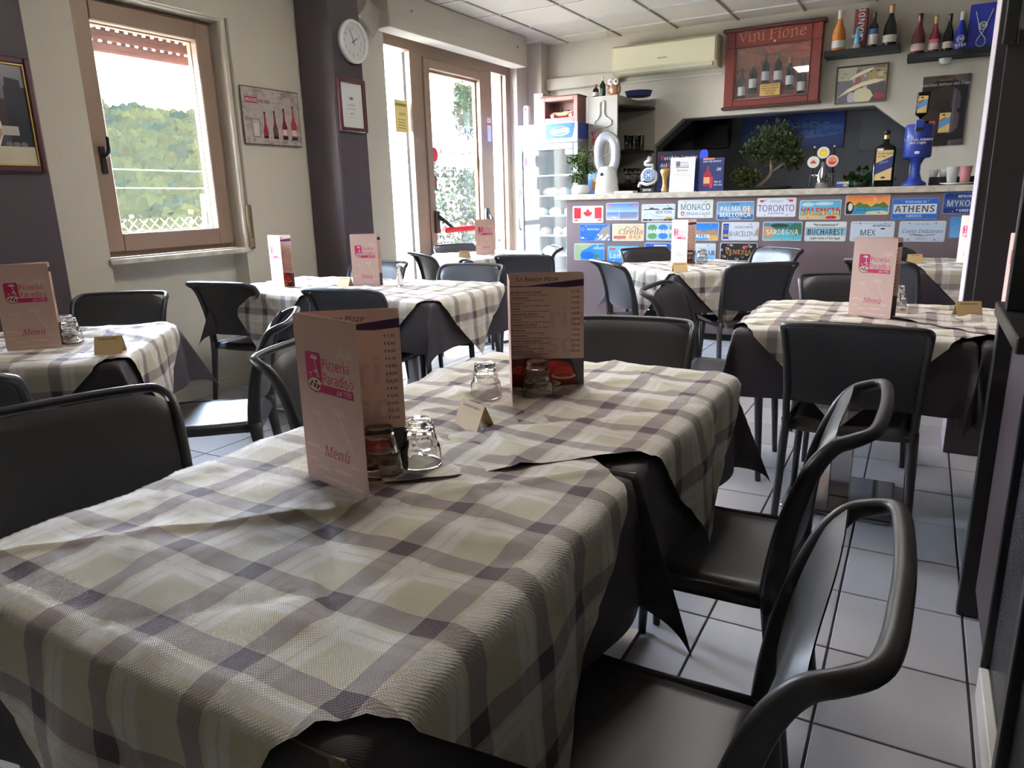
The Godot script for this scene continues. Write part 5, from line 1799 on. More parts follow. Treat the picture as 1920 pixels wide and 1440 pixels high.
		"venezia":
			rect(im, ox, oy, 256, 128, c8(30, 28, 30)); for a in 26: disc(im, ox + (a * 53) % 250, oy + 10 + (a * 31) % 110, 12, 8, [c8(120, 110, 104), c8(180, 172, 160), c8(70, 64, 62)][a % 3]); rect(im, ox + 160, oy + 16, 34, 18, c8(206, 60, 50)); rect(im, ox + 20, oy + 48, 216, 36, c8(34, 30, 30)); P.call("VENEZIA", 82, 44, c8(200, 140, 80), "serifb", 0.92)

func build_counter():
	var c := thing("bar_counter", "long plum brown bar counter covered with souvenir number plates", "counter", Vector3(0, 0, 0))
	part("front_panel", bx(-2.865, 1.6, 0.06, 1.21, -6.24, -6.20, 0.003), M.panel, c)
	part("end_panel", bx(-2.865, -2.825, 0.06, 1.21, -6.66, -6.24, 0.003), M.panel, c)
	part("plinth", bx(-2.84, 1.6, 0, 0.06, -6.60, -6.24, 0.002), M.blackmatt, c)
	solo("worktop", bx(-2.97, 1.6, 1.205, 1.252, -6.74, -6.165, 0.005), M.marble, "pale marble top of the bar counter", "worktop")
	var L := [
		["canada", -2.800, 1.001, "number plate with the red maple leaf flag, leftmost of the top row"],
		["toronto_sky", -2.472, 1.023, "blue plate with a city skyline and tower, second in the top row"],
		["newyork", -2.145, 1.007, "pale plate reading NEW YORK above a bridge"],
		["monaco", -1.825, 1.036, "white plate reading MONACO in green letters"],
		["palma", -1.497, 1.016, "blue scalloped plate reading PALMA DE MALLORCA"],
		["toronto", -1.178, 1.039, "white plate reading TORONTO in purple letters"],
		["valencia", -0.853, 1.016, "plate reading VALENCIA in red and yellow letters"],
		["rio", -0.526, 1.049, "painted plate with an orange sunset bay and a toucan"],
		["athens", -0.208, 1.015, "blue and white plate reading ATHENS"],
		["mykonos", 0.117, 1.050, "dark blue plate reading MYKONOS, cut by the dark pillar"],
		["santorini", -2.731, 0.840, "deep blue plate with a white island village, second row left end"],
		["cirella", -2.415, 0.842, "sand coloured plate with brown script lettering"],
		["islands", -2.098, 0.849, "plate with six small island views in a grid"],
		["madrid", -1.772, 0.850, "blue city plate right of the middle table's menu, second row"],
		["barcelona", -1.450, 0.852, "white plate reading BARCELONA with a blue left band"],
		["sardegna", -1.121, 0.853, "plate reading SARDEGNA over a turquoise cove"],
		["bucharest", -0.802, 0.851, "white and blue plate reading BUCHAREST"],
		["acapulco", -0.476, 0.852, "pale plate with tall thin letters behind the steel-footed table's menu"],
		["delizie", -0.146, 0.852, "pale blue plate with slanted blue script and a red swash"],
		["castle", 0.175, 0.880, "light blue plate with a rocky castle, cut by a menu and the pillar"],
		["albania", -2.785, 0.667, "plate with a green coast and blue bay, third row left end"],
		["london", -2.459, 0.650, "sky blue plate with white letters, third row second from the left"],
		["montenegro", -2.110, 0.680, "royal blue plate with a white banner in the third row"],
		["gibraltar", -1.790, 0.678, "white and sky plate with dark serif letters in the third row, behind two glasses"],
		["venezia", -1.455, 0.686, "black plate reading VENEZIA in bronze letters"]]
	var im := img(1024, 896, Color.WHITE)
	for k in L.size():
		plate_art(im, (k % 4) * 256, (k / 4) * 128, L[k][0])
	var m := printed(im, 0.32)
	var rim := mat(c8(214, 220, 228), 0.3, 0.3)
	var blue := mat(c8(90, 140, 210), 0.35)
	var bolt := turned([Vector2(0.006, 0), Vector2(0.006, 0.002), Vector2(0.0035, 0.005), Vector2(0, 0.0055)], 8)
	var outer := slab(rr(0.300, 0.150, 0.012), 0.003)
	for k in L.size():
		var a = L[k]
		var t := thing("number_plate", a[3], "sign", Vector3(a[1] + 0.15, a[2] + 0.075, -6.199), 0.0, "souvenir plates on the counter front")
		part("plate", outer, blue if a[0] in ["athens", "mykonos", "castle", "santorini", "london"] else rim, t)
		var u0 := Vector2((k % 4) * 256 + 2, (k / 4) * 128 + 2) / Vector2(1024, 896)
		var u1 := Vector2((k % 4) * 256 + 254, (k / 4) * 128 + 126) / Vector2(1024, 896)
		part("printed_face", slab(rr(0.288, 0.138, 0.009), 0.0016, u0, u1), m, t, Vector3(0, 0, 0.0028))
		for p in [[-0.085, 0.058], [0.085, 0.058], [-0.085, -0.058], [0.085, -0.058]]:
			part("screw", bolt, M.chrome, t, Vector3(p[0], p[1], 0.004), Vector3(PI / 2, 0, 0))

# foliage tuft: many small leaves round centres
func tufts(called: String, parent: Node, centres: Array, n: int, leaf: float, c0: Color, c1: Color, seed_: int):
	var r := RandomNumberGenerator.new()
	r.seed = seed_
	var xf := []
	var cs := []
	for c in centres:
		for k in n:
			var d := Vector3(r.randfn(), r.randfn() * 0.75, r.randfn()) * 0.48
			if d.length() > 1.0:
				d = d.normalized()
			xf.append(Transform3D(rbasis(r, r.randf_range(0.7, 1.3)), c[0] + d * c[1]))
			cs.append(c0.lerp(c1, r.randf()).srgb_to_linear())
	scatter(called, leaf_mesh(leaf), M.leaf_in, xf, cs, parent)

func build_counter_things():
	var Y := 1.252
	var Z := -6.35
	# potted dwarf tree
	var t := thing("potted_bonsai", "small clipped bonsai in a white ribbed pot on the counter's left end", "plant", Vector3(-2.785, Y, Z))
	var s := S()
	s.set_smooth_group(0)
	lathe(s, [Vector2(0, 0), Vector2(0.06, 0), Vector2(0.084, 0.02), Vector2(0.088, 0.045), Vector2(0.074, 0.08), Vector2(0.066, 0.085), Vector2(0.06, 0.075), Vector2(0, 0.075)], 32)
	part("pot", fin(s), M.whitegloss, t)
	part("trunk", bar(spline([Vector3(0.01, 0.07, 0), Vector3(-0.005, 0.13, 0), Vector3(0.02, 0.20, 0), Vector3(0.0, 0.30, 0)], 4), [Vector2(0.012, 0.012)] + [Vector2(0.011, 0.011), Vector2(0.011, 0.011), Vector2(0.01, 0.01), Vector2(0.01, 0.01), Vector2(0.01, 0.01), Vector2(0.009, 0.009), Vector2(0.009, 0.009), Vector2(0.009, 0.009), Vector2(0.008, 0.008), Vector2(0.007, 0.007), Vector2(0.006, 0.006), Vector2(0.005, 0.005)], 8), mat(c8(60, 50, 44), 0.8), t)
	tufts("foliage", t, [[Vector3(-0.06, 0.30, 0), 0.075], [Vector3(0.03, 0.34, 0), 0.075], [Vector3(0.0, 0.27, 0.02), 0.07], [Vector3(0.08, 0.22, 0), 0.07], [Vector3(0.03, 0.23, 0), 0.06], [Vector3(-0.05, 0.14, 0), 0.06], [Vector3(0.0, 0.15, 0.02), 0.06]], 150, 0.024, c8(40, 54, 36), c8(120, 134, 84), 41)
	# small display behind the plant
	var im := img(96, 180, c8(120, 170, 226))
	rect(im, 0, 0, 96, 60, c8(170, 206, 240)); rect(im, 40, 70, 40, 80, c8(190, 110, 50)); rect(im, 46, 50, 28, 30, c8(230, 180, 90))
	solo("leaflet_box", slab(rr(0.105, 0.20, 0.003), 0.03), printed(im, 0.4), "blue leaflet box with an amber bottle picture behind the potted bonsai", "box", Vector3(-2.70, Y + 0.10, -6.47))
	bottle("small black bottle standing behind the potted bonsai", Vector3(-2.665, Y, -6.55), 0.27, 0.028, M.darkglass, c8(40, 40, 44), c8(30, 30, 32))
	# bladeless fan
	t = thing("bladeless_fan", "white bladeless fan with a silver oval ring on the counter", "fan", Vector3(-2.53, Y, Z))
	part("base", turned([Vector2(0, 0), Vector2(0.108, 0), Vector2(0.110, 0.02), Vector2(0.098, 0.12), Vector2(0.082, 0.20), Vector2(0.06, 0.235), Vector2(0, 0.24)], 32, 1.0, 0.9), M.whitegloss, t)
	var ov := []
	for k in 40:
		var a := TAU * k / 40.0
		var e := Vector2(cos(a), sin(a))
		ov.append(Vector3(signf(e.x) * pow(absf(e.x), 0.8) * 0.082, 0.345 + signf(e.y) * pow(absf(e.y), 0.75) * 0.145, 0.0))
	part("air_ring", bar(ov, Vector2(0.045, 0.020), 12, true, Vector3(0, 0, 1)), mat(c8(176, 178, 184), 0.3, 0.4), t)
	part("control_button", bar([Vector3(-0.02, 0.17, 0.07), Vector3(-0.02, 0.17, 0.088)], 0.015, 16), M.black, t)
	solo("saucer_dish", bx(-0.09, 0.09, 0, 0.02, -0.06, 0.06, 0.006), M.whitegloss, "flat white dish on the counter between the fan and the snake figure", "dish", Vector3(-2.33, Y, -6.30))
	# snake figure round a club crest
	t = thing("snake_trophy", "white snake figure coiled round a blue crest on a black base", "figurine", Vector3(-2.14, Y, Z))
	part("base", bx(-0.06, 0.065, 0, 0.045, -0.04, 0.04, 0.005), M.black, t)
	part("base_lettering", letters("INTER", 0.026, "sansb"), M.white, t, Vector3(0.0, 0.023, 0.041))
	part("snake", bar(spline([Vector3(-0.075, 0.05, 0.03), Vector3(-0.06, 0.085, 0.03), Vector3(0.0, 0.07, 0.03), Vector3(0.06, 0.10, 0.0), Vector3(0.055, 0.17, -0.02), Vector3(-0.02, 0.20, -0.02), Vector3(-0.06, 0.15, -0.01), Vector3(-0.05, 0.11, -0.01), Vector3(0.04, 0.22, -0.01), Vector3(-0.02, 0.235, 0), Vector3(-0.03, 0.255, 0.0), Vector3(0.02, 0.28, 0.02), Vector3(0.0, 0.30, 0.03)], 5), 0.014, 10), mat(c8(214, 216, 220), 0.3), t)
	im = img(128, 128, c8(210, 220, 235))
	disc(im, 64, 64, 56, 56, c8(28, 74, 160)); disc(im, 64, 64, 44, 44, c8(220, 226, 236)); disc(im, 64, 64, 38, 38, c8(28, 74, 160))
	for p in [[40, 44, 40, 84], [64, 40, 64, 88], [88, 44, 88, 84], [44, 50, 84, 80], [44, 80, 84, 50]]:
		stroke(im, [Vector2(p[0], p[1]), Vector2(p[2], p[3])], 3, c8(224, 230, 240))
	var crest := printed(im, 0.35)
	part("crest", slab(rr(0.105, 0.105, 0.052, 8), 0.016), crest, t, Vector3(0.01, 0.15, 0.02))
	# gold cup
	solo("gold_trophy", turned([Vector2(0, 0), Vector2(0.032, 0), Vector2(0.033, 0.03), Vector2(0.026, 0.035), Vector2(0.022, 0.07), Vector2(0.026, 0.12), Vector2(0.040, 0.155), Vector2(0.046, 0.18), Vector2(0.036, 0.20), Vector2(0, 0.205)], 24), M.gold, "small gold globe-topped trophy on the counter beside the white sign", "trophy", Vector3(-1.99, Y, Z))
	# signs
	im = img(300, 220, c8(20, 24, 58))
	grad(im, 0, 0, 300, 220, c8(18, 18, 40), c8(34, 52, 120))
	disc(im, 276, 30, 26, 34, c8(60, 90, 230)); disc(im, 284, 60, 16, 14, c8(190, 210, 250))
	txt(im, "V", 14, 48, 34, c8(200, 50, 70), "serifb"); txt(im, "ecchio", 38, 46, 28, c8(210, 200, 210), "serifb")
	txt(im, "A", 138, 48, 34, c8(200, 50, 70), "serifb"); txt(im, "maro", 164, 46, 28, c8(210, 200, 210), "serifb")
	txt(im, "del", 16, 84, 28, c8(210, 200, 210), "serifb"); txt(im, "C", 64, 86, 34, c8(200, 50, 70), "serifb"); txt(im, "apo", 90, 84, 28, c8(210, 200, 210), "serifb")
	t = thing("liqueur_display", "dark blue liqueur display board behind the white sign", "sign", Vector3(-1.87, Y, -6.46))
	part("board", slab(rr(0.44, 0.345, 0.004), 0.02), printed(im, 0.3), t, Vector3(0, 0.1725, 0))
	part("foot", bx(-0.2, 0.2, 0, 0.012, -0.05, 0.07, 0.003), M.black, t)
	im = img(240, 300, c8(232, 230, 234))
	poly(im, [Vector2(56, 34), Vector2(96, 34), Vector2(96, 78), Vector2(56, 78)], c8(110, 108, 112))
	txt(im, "Pizzeria", 102, 54, 22, c8(110, 108, 112), "sans", 0.9); txt(im, "Paradiso", 102, 76, 22, c8(110, 108, 112), "sans", 0.9); rect(im, 56, 82, 124, 8, c8(130, 128, 132))
	txt(im, "RETE WI-FI", 120, 122, 22, c8(120, 116, 122), "sansb", 0.9, 0, 0, true); rect(im, 40, 142, 150, 3, c8(230, 180, 176)); rect(im, 40, 156, 170, 3, c8(190, 186, 190))
	t = thing("network_sign", "white sign in a clear stand on the counter beside the gold trophy", "sign", Vector3(-1.835, Y, -6.33), 0.0)
	part("sheet", slab(rr(0.215, 0.285, 0.006), 0.004), printed(im, 0.35), t, Vector3(0, 0.142, 0), Vector3(-0.10, 0, 0))
	part("stand_foot", bx(-0.11, 0.11, 0, 0.006, -0.05, 0.03, 0.002), M.whitegloss, t)
	im = img(200, 260, c8(56, 66, 116))
	rect(im, 30, 0, 90, 14, c8(220, 150, 110)); txt(im, "CAPO THIS MOMENT", 30, 34, 18, Color.WHITE, "sansb", 0.84)
	poly(im, [Vector2(64, 60), Vector2(78, 60), Vector2(80, 104), Vector2(104, 124), Vector2(104, 220), Vector2(36, 220), Vector2(36, 124), Vector2(60, 104)], c8(176, 50, 60))
	rect(im, 40, 150, 60, 50, c8(232, 190, 140)); poly(im, [Vector2(88, 150), Vector2(116, 146), Vector2(112, 236), Vector2(90, 236)], c8(216, 70, 80))
	txt(im, "-20", 134, 100, 30, Color.WHITE, "sansb"); txt(im, "TRY IT", 124, 196, 20, Color.WHITE, "sansb"); txt(im, "ICE COLD", 124, 218, 17, Color.WHITE, "sansb", 0.9)
	t = thing("bottle_advert", "dark blue advert with a red bottle, on the counter right of the white sign", "sign", Vector3(-1.595, Y, -6.36))
	part("card", slab(rr(0.205, 0.27, 0.003), 0.006), printed(im, 0.3), t, Vector3(0, 0.135, 0), Vector3(-0.07, 0.08, 0))
	part("strut", bx(-0.04, 0.04, 0, 0.2, -0.06, -0.055, 0.001), M.black, t)
	# big bonsai and its small shoot
	var bark := mat(c8(120, 100, 84), 0.8)
	t = thing("large_bonsai", "large bonsai tree with a bent pale trunk behind the counter", "plant", Vector3(-1.17, Y, -6.64))
	part("bowl", turned([Vector2(0, 0), Vector2(0.10, 0), Vector2(0.12, 0.012), Vector2(0.118, 0.03), Vector2(0, 0.028)], 28, 1.5, 0.7), M.blackmatt, t)
	part("trunk", bar(spline([Vector3(-0.10, 0.02, 0), Vector3(-0.04, 0.07, 0), Vector3(0.01, 0.14, 0), Vector3(0.0, 0.24, 0), Vector3(-0.03, 0.32, 0), Vector3(0.02, 0.38, 0)], 4), 0.016, 8), bark, t)
	part("branch", bar(spline([Vector3(0.01, 0.14, 0), Vector3(0.08, 0.19, 0.01), Vector3(0.14, 0.25, 0)], 4), 0.009, 8), bark, t)
	part("branch", bar(spline([Vector3(0.0, 0.25, 0), Vector3(-0.09, 0.28, 0.01), Vector3(-0.16, 0.29, 0)], 4), 0.007, 8), bark, t)
	tufts("foliage", t, [[Vector3(0.02, 0.46, 0), 0.12], [Vector3(-0.06, 0.40, 0), 0.12], [Vector3(0.11, 0.40, 0), 0.12], [Vector3(-0.13, 0.31, 0), 0.11], [Vector3(0.04, 0.33, 0.02), 0.12], [Vector3(0.15, 0.30, 0), 0.10], [Vector3(0.18, 0.22, 0), 0.08], [Vector3(0.0, 0.28, 0), 0.09]], 260, 0.030, c8(40, 50, 34), c8(98, 104, 66), 43)
	t = thing("small_bonsai", "low shoot of dark foliage left of the large bonsai's trunk", "plant", Vector3(-1.37, Y, -6.62))
	part("stem", bar([Vector3(0.02, 0, 0), Vector3(-0.01, 0.08, 0), Vector3(0.02, 0.13, 0)], 0.007, 8), bark, t)
	tufts("foliage", t, [[Vector3(-0.06, 0.12, 0), 0.07], [Vector3(0.0, 0.11, 0), 0.075], [Vector3(0.06, 0.12, 0), 0.075], [Vector3(0.02, 0.05, 0), 0.06]], 170, 0.028, c8(50, 60, 36), c8(108, 112, 70), 44)
	# beer tap
	t = thing("beer_tap", "chrome beer tap with three round brand discs", "tap", Vector3(-0.725, Y, Z))
	part("column", turned([Vector2(0, 0), Vector2(0.045, 0), Vector2(0.042, 0.06), Vector2(0.036, 0.11), Vector2(0.02, 0.15), Vector2(0.014, 0.20), Vector2(0, 0.20)], 24), M.chrome, t)
	part("manifold", bar([Vector3(-0.085, 0.10, 0), Vector3(0.085, 0.10, 0)], 0.012, 10), M.chrome, t)
	var dm := slab(rr(0.088, 0.088, 0.0435, 8), 0.014)
	var dcol := [[c8(232, 226, 214), c8(206, 70, 60)], [c8(240, 240, 236), c8(240, 206, 40)], [c8(222, 180, 200), c8(216, 60, 40)]]
	var dp := [Vector3(-0.068, 0.20, 0.02), Vector3(-0.002, 0.268, 0.01), Vector3(0.068, 0.203, 0.02)]
	for k in 3:
		im = img(96, 96, dcol[k][0])
		disc(im, 48, 48, 30, 30, dcol[k][1] if k > 0 else c8(224, 216, 206))
		if k == 0:
			poly(im, [Vector2(26, 50), Vector2(48, 32), Vector2(70, 50)], dcol[0][1]); rect(im, 26, 50, 44, 10, dcol[0][1])
		elif k == 1:
			txt(im, "LD", 48, 56, 24, c8(250, 244, 160), "sansb", 1, 0, 0, true)
		else:
			disc(im, 48, 42, 24, 18, c8(240, 170, 40)); rect(im, 26, 54, 44, 9, c8(190, 40, 40)); txt(im, "BB", 48, 48, 18, c8(80, 60, 30), "sansb", 1, 0, 0, true)
		part("brand_disc", dm, printed(im, 0.3), t, dp[k])
	for x in [-0.072, 0.0, 0.072]:
		part("tap_handle", bar([Vector3(x * 1.0, 0.11, -0.01), Vector3(x, 0.30 if x != 0 else 0.24, -0.012)], 0.008, 8), M.black, t)
		part("handle_knob", turned([Vector2(0, 0), Vector2(0.009, 0.006), Vector2(0.009, 0.018), Vector2(0, 0.026)], 12), M.chrome, t, Vector3(x, 0.30 if x != 0 else 0.24, -0.012))
	for x in [-0.08, 0.08]:
		part("spout", bar([Vector3(x, 0.10, 0.0), Vector3(x, 0.09, 0.03), Vector3(x, 0.02, 0.04)], 0.008, 8), M.black, t)
	im = img(96, 48, c8(60, 90, 200)); rect(im, 0, 0, 96, 18, c8(220, 220, 230)); disc(im, 70, 30, 20, 10, c8(210, 190, 90))
	solo("card_packet", slab(rr(0.085, 0.045, 0.003), 0.02), printed(im, 0.4), "small blue and white packet right of the beer tap", "packet", Vector3(-0.575, Y + 0.024, -6.40))
	t = thing("pothos_plant", "low trailing green plant between the beer tap and the large bottle", "plant", Vector3(-0.46, Y, -6.60))
	part("pot", turned([Vector2(0, 0), Vector2(0.05, 0), Vector2(0.06, 0.04), Vector2(0, 0.04)], 20), M.blackmatt, t)
	tufts("foliage", t, [[Vector3(-0.06, 0.05, 0), 0.06], [Vector3(0.02, 0.07, 0), 0.07], [Vector3(0.10, 0.05, 0), 0.06], [Vector3(0.18, 0.03, 0), 0.06]], 30, 0.06, c8(30, 54, 26), c8(64, 92, 40), 45)
	# tall square liqueur bottle
	t = big_bottle("large_bottle", "large dark square-shouldered liqueur bottle on the counter beside the blue dispenser", Vector3(-0.295, Y, Z), 1.0)
	# blue dispenser with an upturned bottle
	t = thing("drink_dispenser", "blue liqueur dispenser on a waisted foot on the counter", "dispenser", Vector3(-0.085, Y, Z))
	part("foot", turned([Vector2(0, 0), Vector2(0.082, 0), Vector2(0.082, 0.02), Vector2(0.05, 0.04), Vector2(0.034, 0.09), Vector2(0.033, 0.15), Vector2(0.05, 0.19), Vector2(0.07, 0.20), Vector2(0, 0.20)], 28), M.blue, t)
	part("tank", turned([Vector2(0, 0.20), Vector2(0.085, 0.20), Vector2(0.094, 0.21), Vector2(0.094, 0.42), Vector2(0.085, 0.435), Vector2(0, 0.437)], 36), M.blue, t)
	part("spout_box", bx(-0.03, 0.03, 0.385, 0.46, 0.06, 0.105, 0.006), M.blue, t)
	part("spout_mouth", bx(-0.025, 0.025, 0.383, 0.41, 0.095, 0.107, 0.003), M.black, t)
	var lm := letters("Vecchio Amaro", 0.024, "serifb")
	part("tank_lettering", lm, M.white, t, Vector3(0, 0.325, 0.0955))
	part("tank_lettering", letters("del Capo", 0.024, "serifb"), M.white, t, Vector3(0, 0.303, 0.0955))
	part("oval_badge", slab(rr(0.034, 0.020, 0.0099, 6), 0.002), M.whitegloss, t, Vector3(0, 0.235, 0.0935))
	var ub := big_bottle("upturned_bottle", "dark square liqueur bottle standing upside down in the blue dispenser", Vector3(-0.08, Y + 0.655, -6.36), 0.54)
	ub.rotation = Vector3(0, 0, PI - 0.04)
	# coffee machine tray with cups
	t = thing("saucer", "white saucer in front of the black tray at the counter's right end", "saucer", Vector3(0.19, Y, -6.29))
	part("plate", turned([Vector2(0, 0), Vector2(0.06, 0), Vector2(0.11, 0.012), Vector2(0.11, 0.016), Vector2(0.06, 0.006), Vector2(0, 0.006)], 32), M.whitegloss, t)
	solo("cup_tray", bx(-0.06, 0.30, 0, 0.06, -0.09, 0.06, 0.005), M.black, "black tray holding cups at the counter's right end", "tray", Vector3(0.07, Y, -6.47))
	var cupm := turned([Vector2(0, 0), Vector2(0.02, 0), Vector2(0.028, 0.03), Vector2(0.03, 0.055), Vector2(0.027, 0.055), Vector2(0.022, 0.01), Vector2(0, 0.01)], 20)
	for k in 3:
		solo("coffee_cup", cupm, M.whitegloss, ["white coffee cup on the black tray, leftmost", "white coffee cup on the black tray, middle", "white coffee cup on the black tray, beside the clear tumblers"][k], "cup", Vector3(0.04 + k * 0.062, Y + 0.06, -6.47), Vector3.ZERO, "coffee cups on the black tray")
	var tm := turned([Vector2(0, 0), Vector2(0.03, 0), Vector2(0.042, 0.11), Vector2(0.040, 0.11), Vector2(0.028, 0.005), Vector2(0, 0.005)], 20)
	var clearm := mat(Color(0.86, 0.88, 0.86, 0.55), 0.2)
	clearm.transparency = BaseMaterial3D.TRANSPARENCY_ALPHA
	var pinkm := mat(Color(0.86, 0.60, 0.60, 0.6), 0.2)
	pinkm.transparency = BaseMaterial3D.TRANSPARENCY_ALPHA
	solo("plastic_cup", tm, clearm, "frosted clear plastic cup on the saucer at the counter's right end", "cup", Vector3(0.155, Y + 0.018, -6.31))
	solo("plastic_cup", tm, pinkm, "frosted pink plastic cup on the saucer at the counter's right end", "cup", Vector3(0.235, Y + 0.018, -6.29))

func big_bottle(called: String, label: String, at: Vector3, k: float) -> Node3D:
	var t := thing(called, label, "bottle", at)
	var s := S()
	s.set_smooth_group(0)
	var prof := [[0.0, 0.076, 0.05], [0.02, 0.078, 0.05], [0.28, 0.072, 0.046], [0.295, 0.06, 0.04], [0.31, 0.03, 0.03], [0.33, 0.019, 0.019], [0.385, 0.016, 0.016]]
	for i in prof.size() - 1:
		var a = prof[i]
		var b = prof[i + 1]
		var ra := rr(a[1] * 2, a[2] * 2, a[2] * (0.5 if i < 4 else 0.98), 5)
		var rb := rr(b[1] * 2, b[2] * 2, b[2] * (0.5 if i + 1 < 4 else 0.98), 5)
		for j in ra.size():
			var j1 := (j + 1) % ra.size()
			q(s, Vector3(ra[j].x, a[0], ra[j].y) * k, Vector3(ra[j1].x, a[0], ra[j1].y) * k, Vector3(rb[j1].x, b[0], rb[j1].y) * k, Vector3(rb[j].x, b[0], rb[j].y) * k, Vector3(0, (a[0] + b[0]) * 0.5 * k, 0))
	part("glass_body", fin(s), M.darkglass, t)
	part("stopper", turned([Vector2(0, 0.375 * k), Vector2(0.022 * k, 0.375 * k), Vector2(0.023 * k, 0.40 * k), Vector2(0.0, 0.412 * k)], 20), M.black, t)
	part("neck_band", turned([Vector2(0.0185 * k, 0.345 * k), Vector2(0.0185 * k, 0.372 * k)], 20), M.gold, t)
	if not M.has("liqueur_label"):
		var im := img(160, 260, c8(220, 190, 130))
		poly(im, [Vector2(0, 110), Vector2(160, 50), Vector2(160, 150), Vector2(0, 210)], c8(50, 60, 120))
		txt(im, "Vecchio Amaro", 16, 34, 20, c8(60, 50, 60), "serifb", 0.9)
		txt(im, "del Capo", 16, 58, 20, c8(60, 50, 60), "serifb", 0.9)
		txt(im, "RISERVA", 78, 120, 24, c8(200, 206, 226), "sans", 0.9, 0, 0.2, true)
		disc(im, 80, 236, 22, 9, c8(60, 50, 40))
		M["liqueur_label"] = printed(im, 0.5)
		im = img(160, 260, c8(222, 186, 112))
		poly(im, [Vector2(0, 120), Vector2(160, 46), Vector2(160, 136), Vector2(0, 210)], c8(92, 150, 220))
		poly(im, [Vector2(0, 90), Vector2(100, 50), Vector2(90, 80), Vector2(20, 130)], c8(150, 104, 70))
		disc(im, 60, 26, 26, 11, c8(60, 50, 40))
		M["liqueur_label2"] = printed(im, 0.5)
	part("label", slab(rr(0.112 * k, 0.215 * k, 0.004), 0.001), M.liqueur_label if k > 0.9 else M.liqueur_label2, t, Vector3(0, 0.155 * k, 0.0495 * k), Vector3(0, 0, 0.0 if k > 0.9 else PI))
	return t

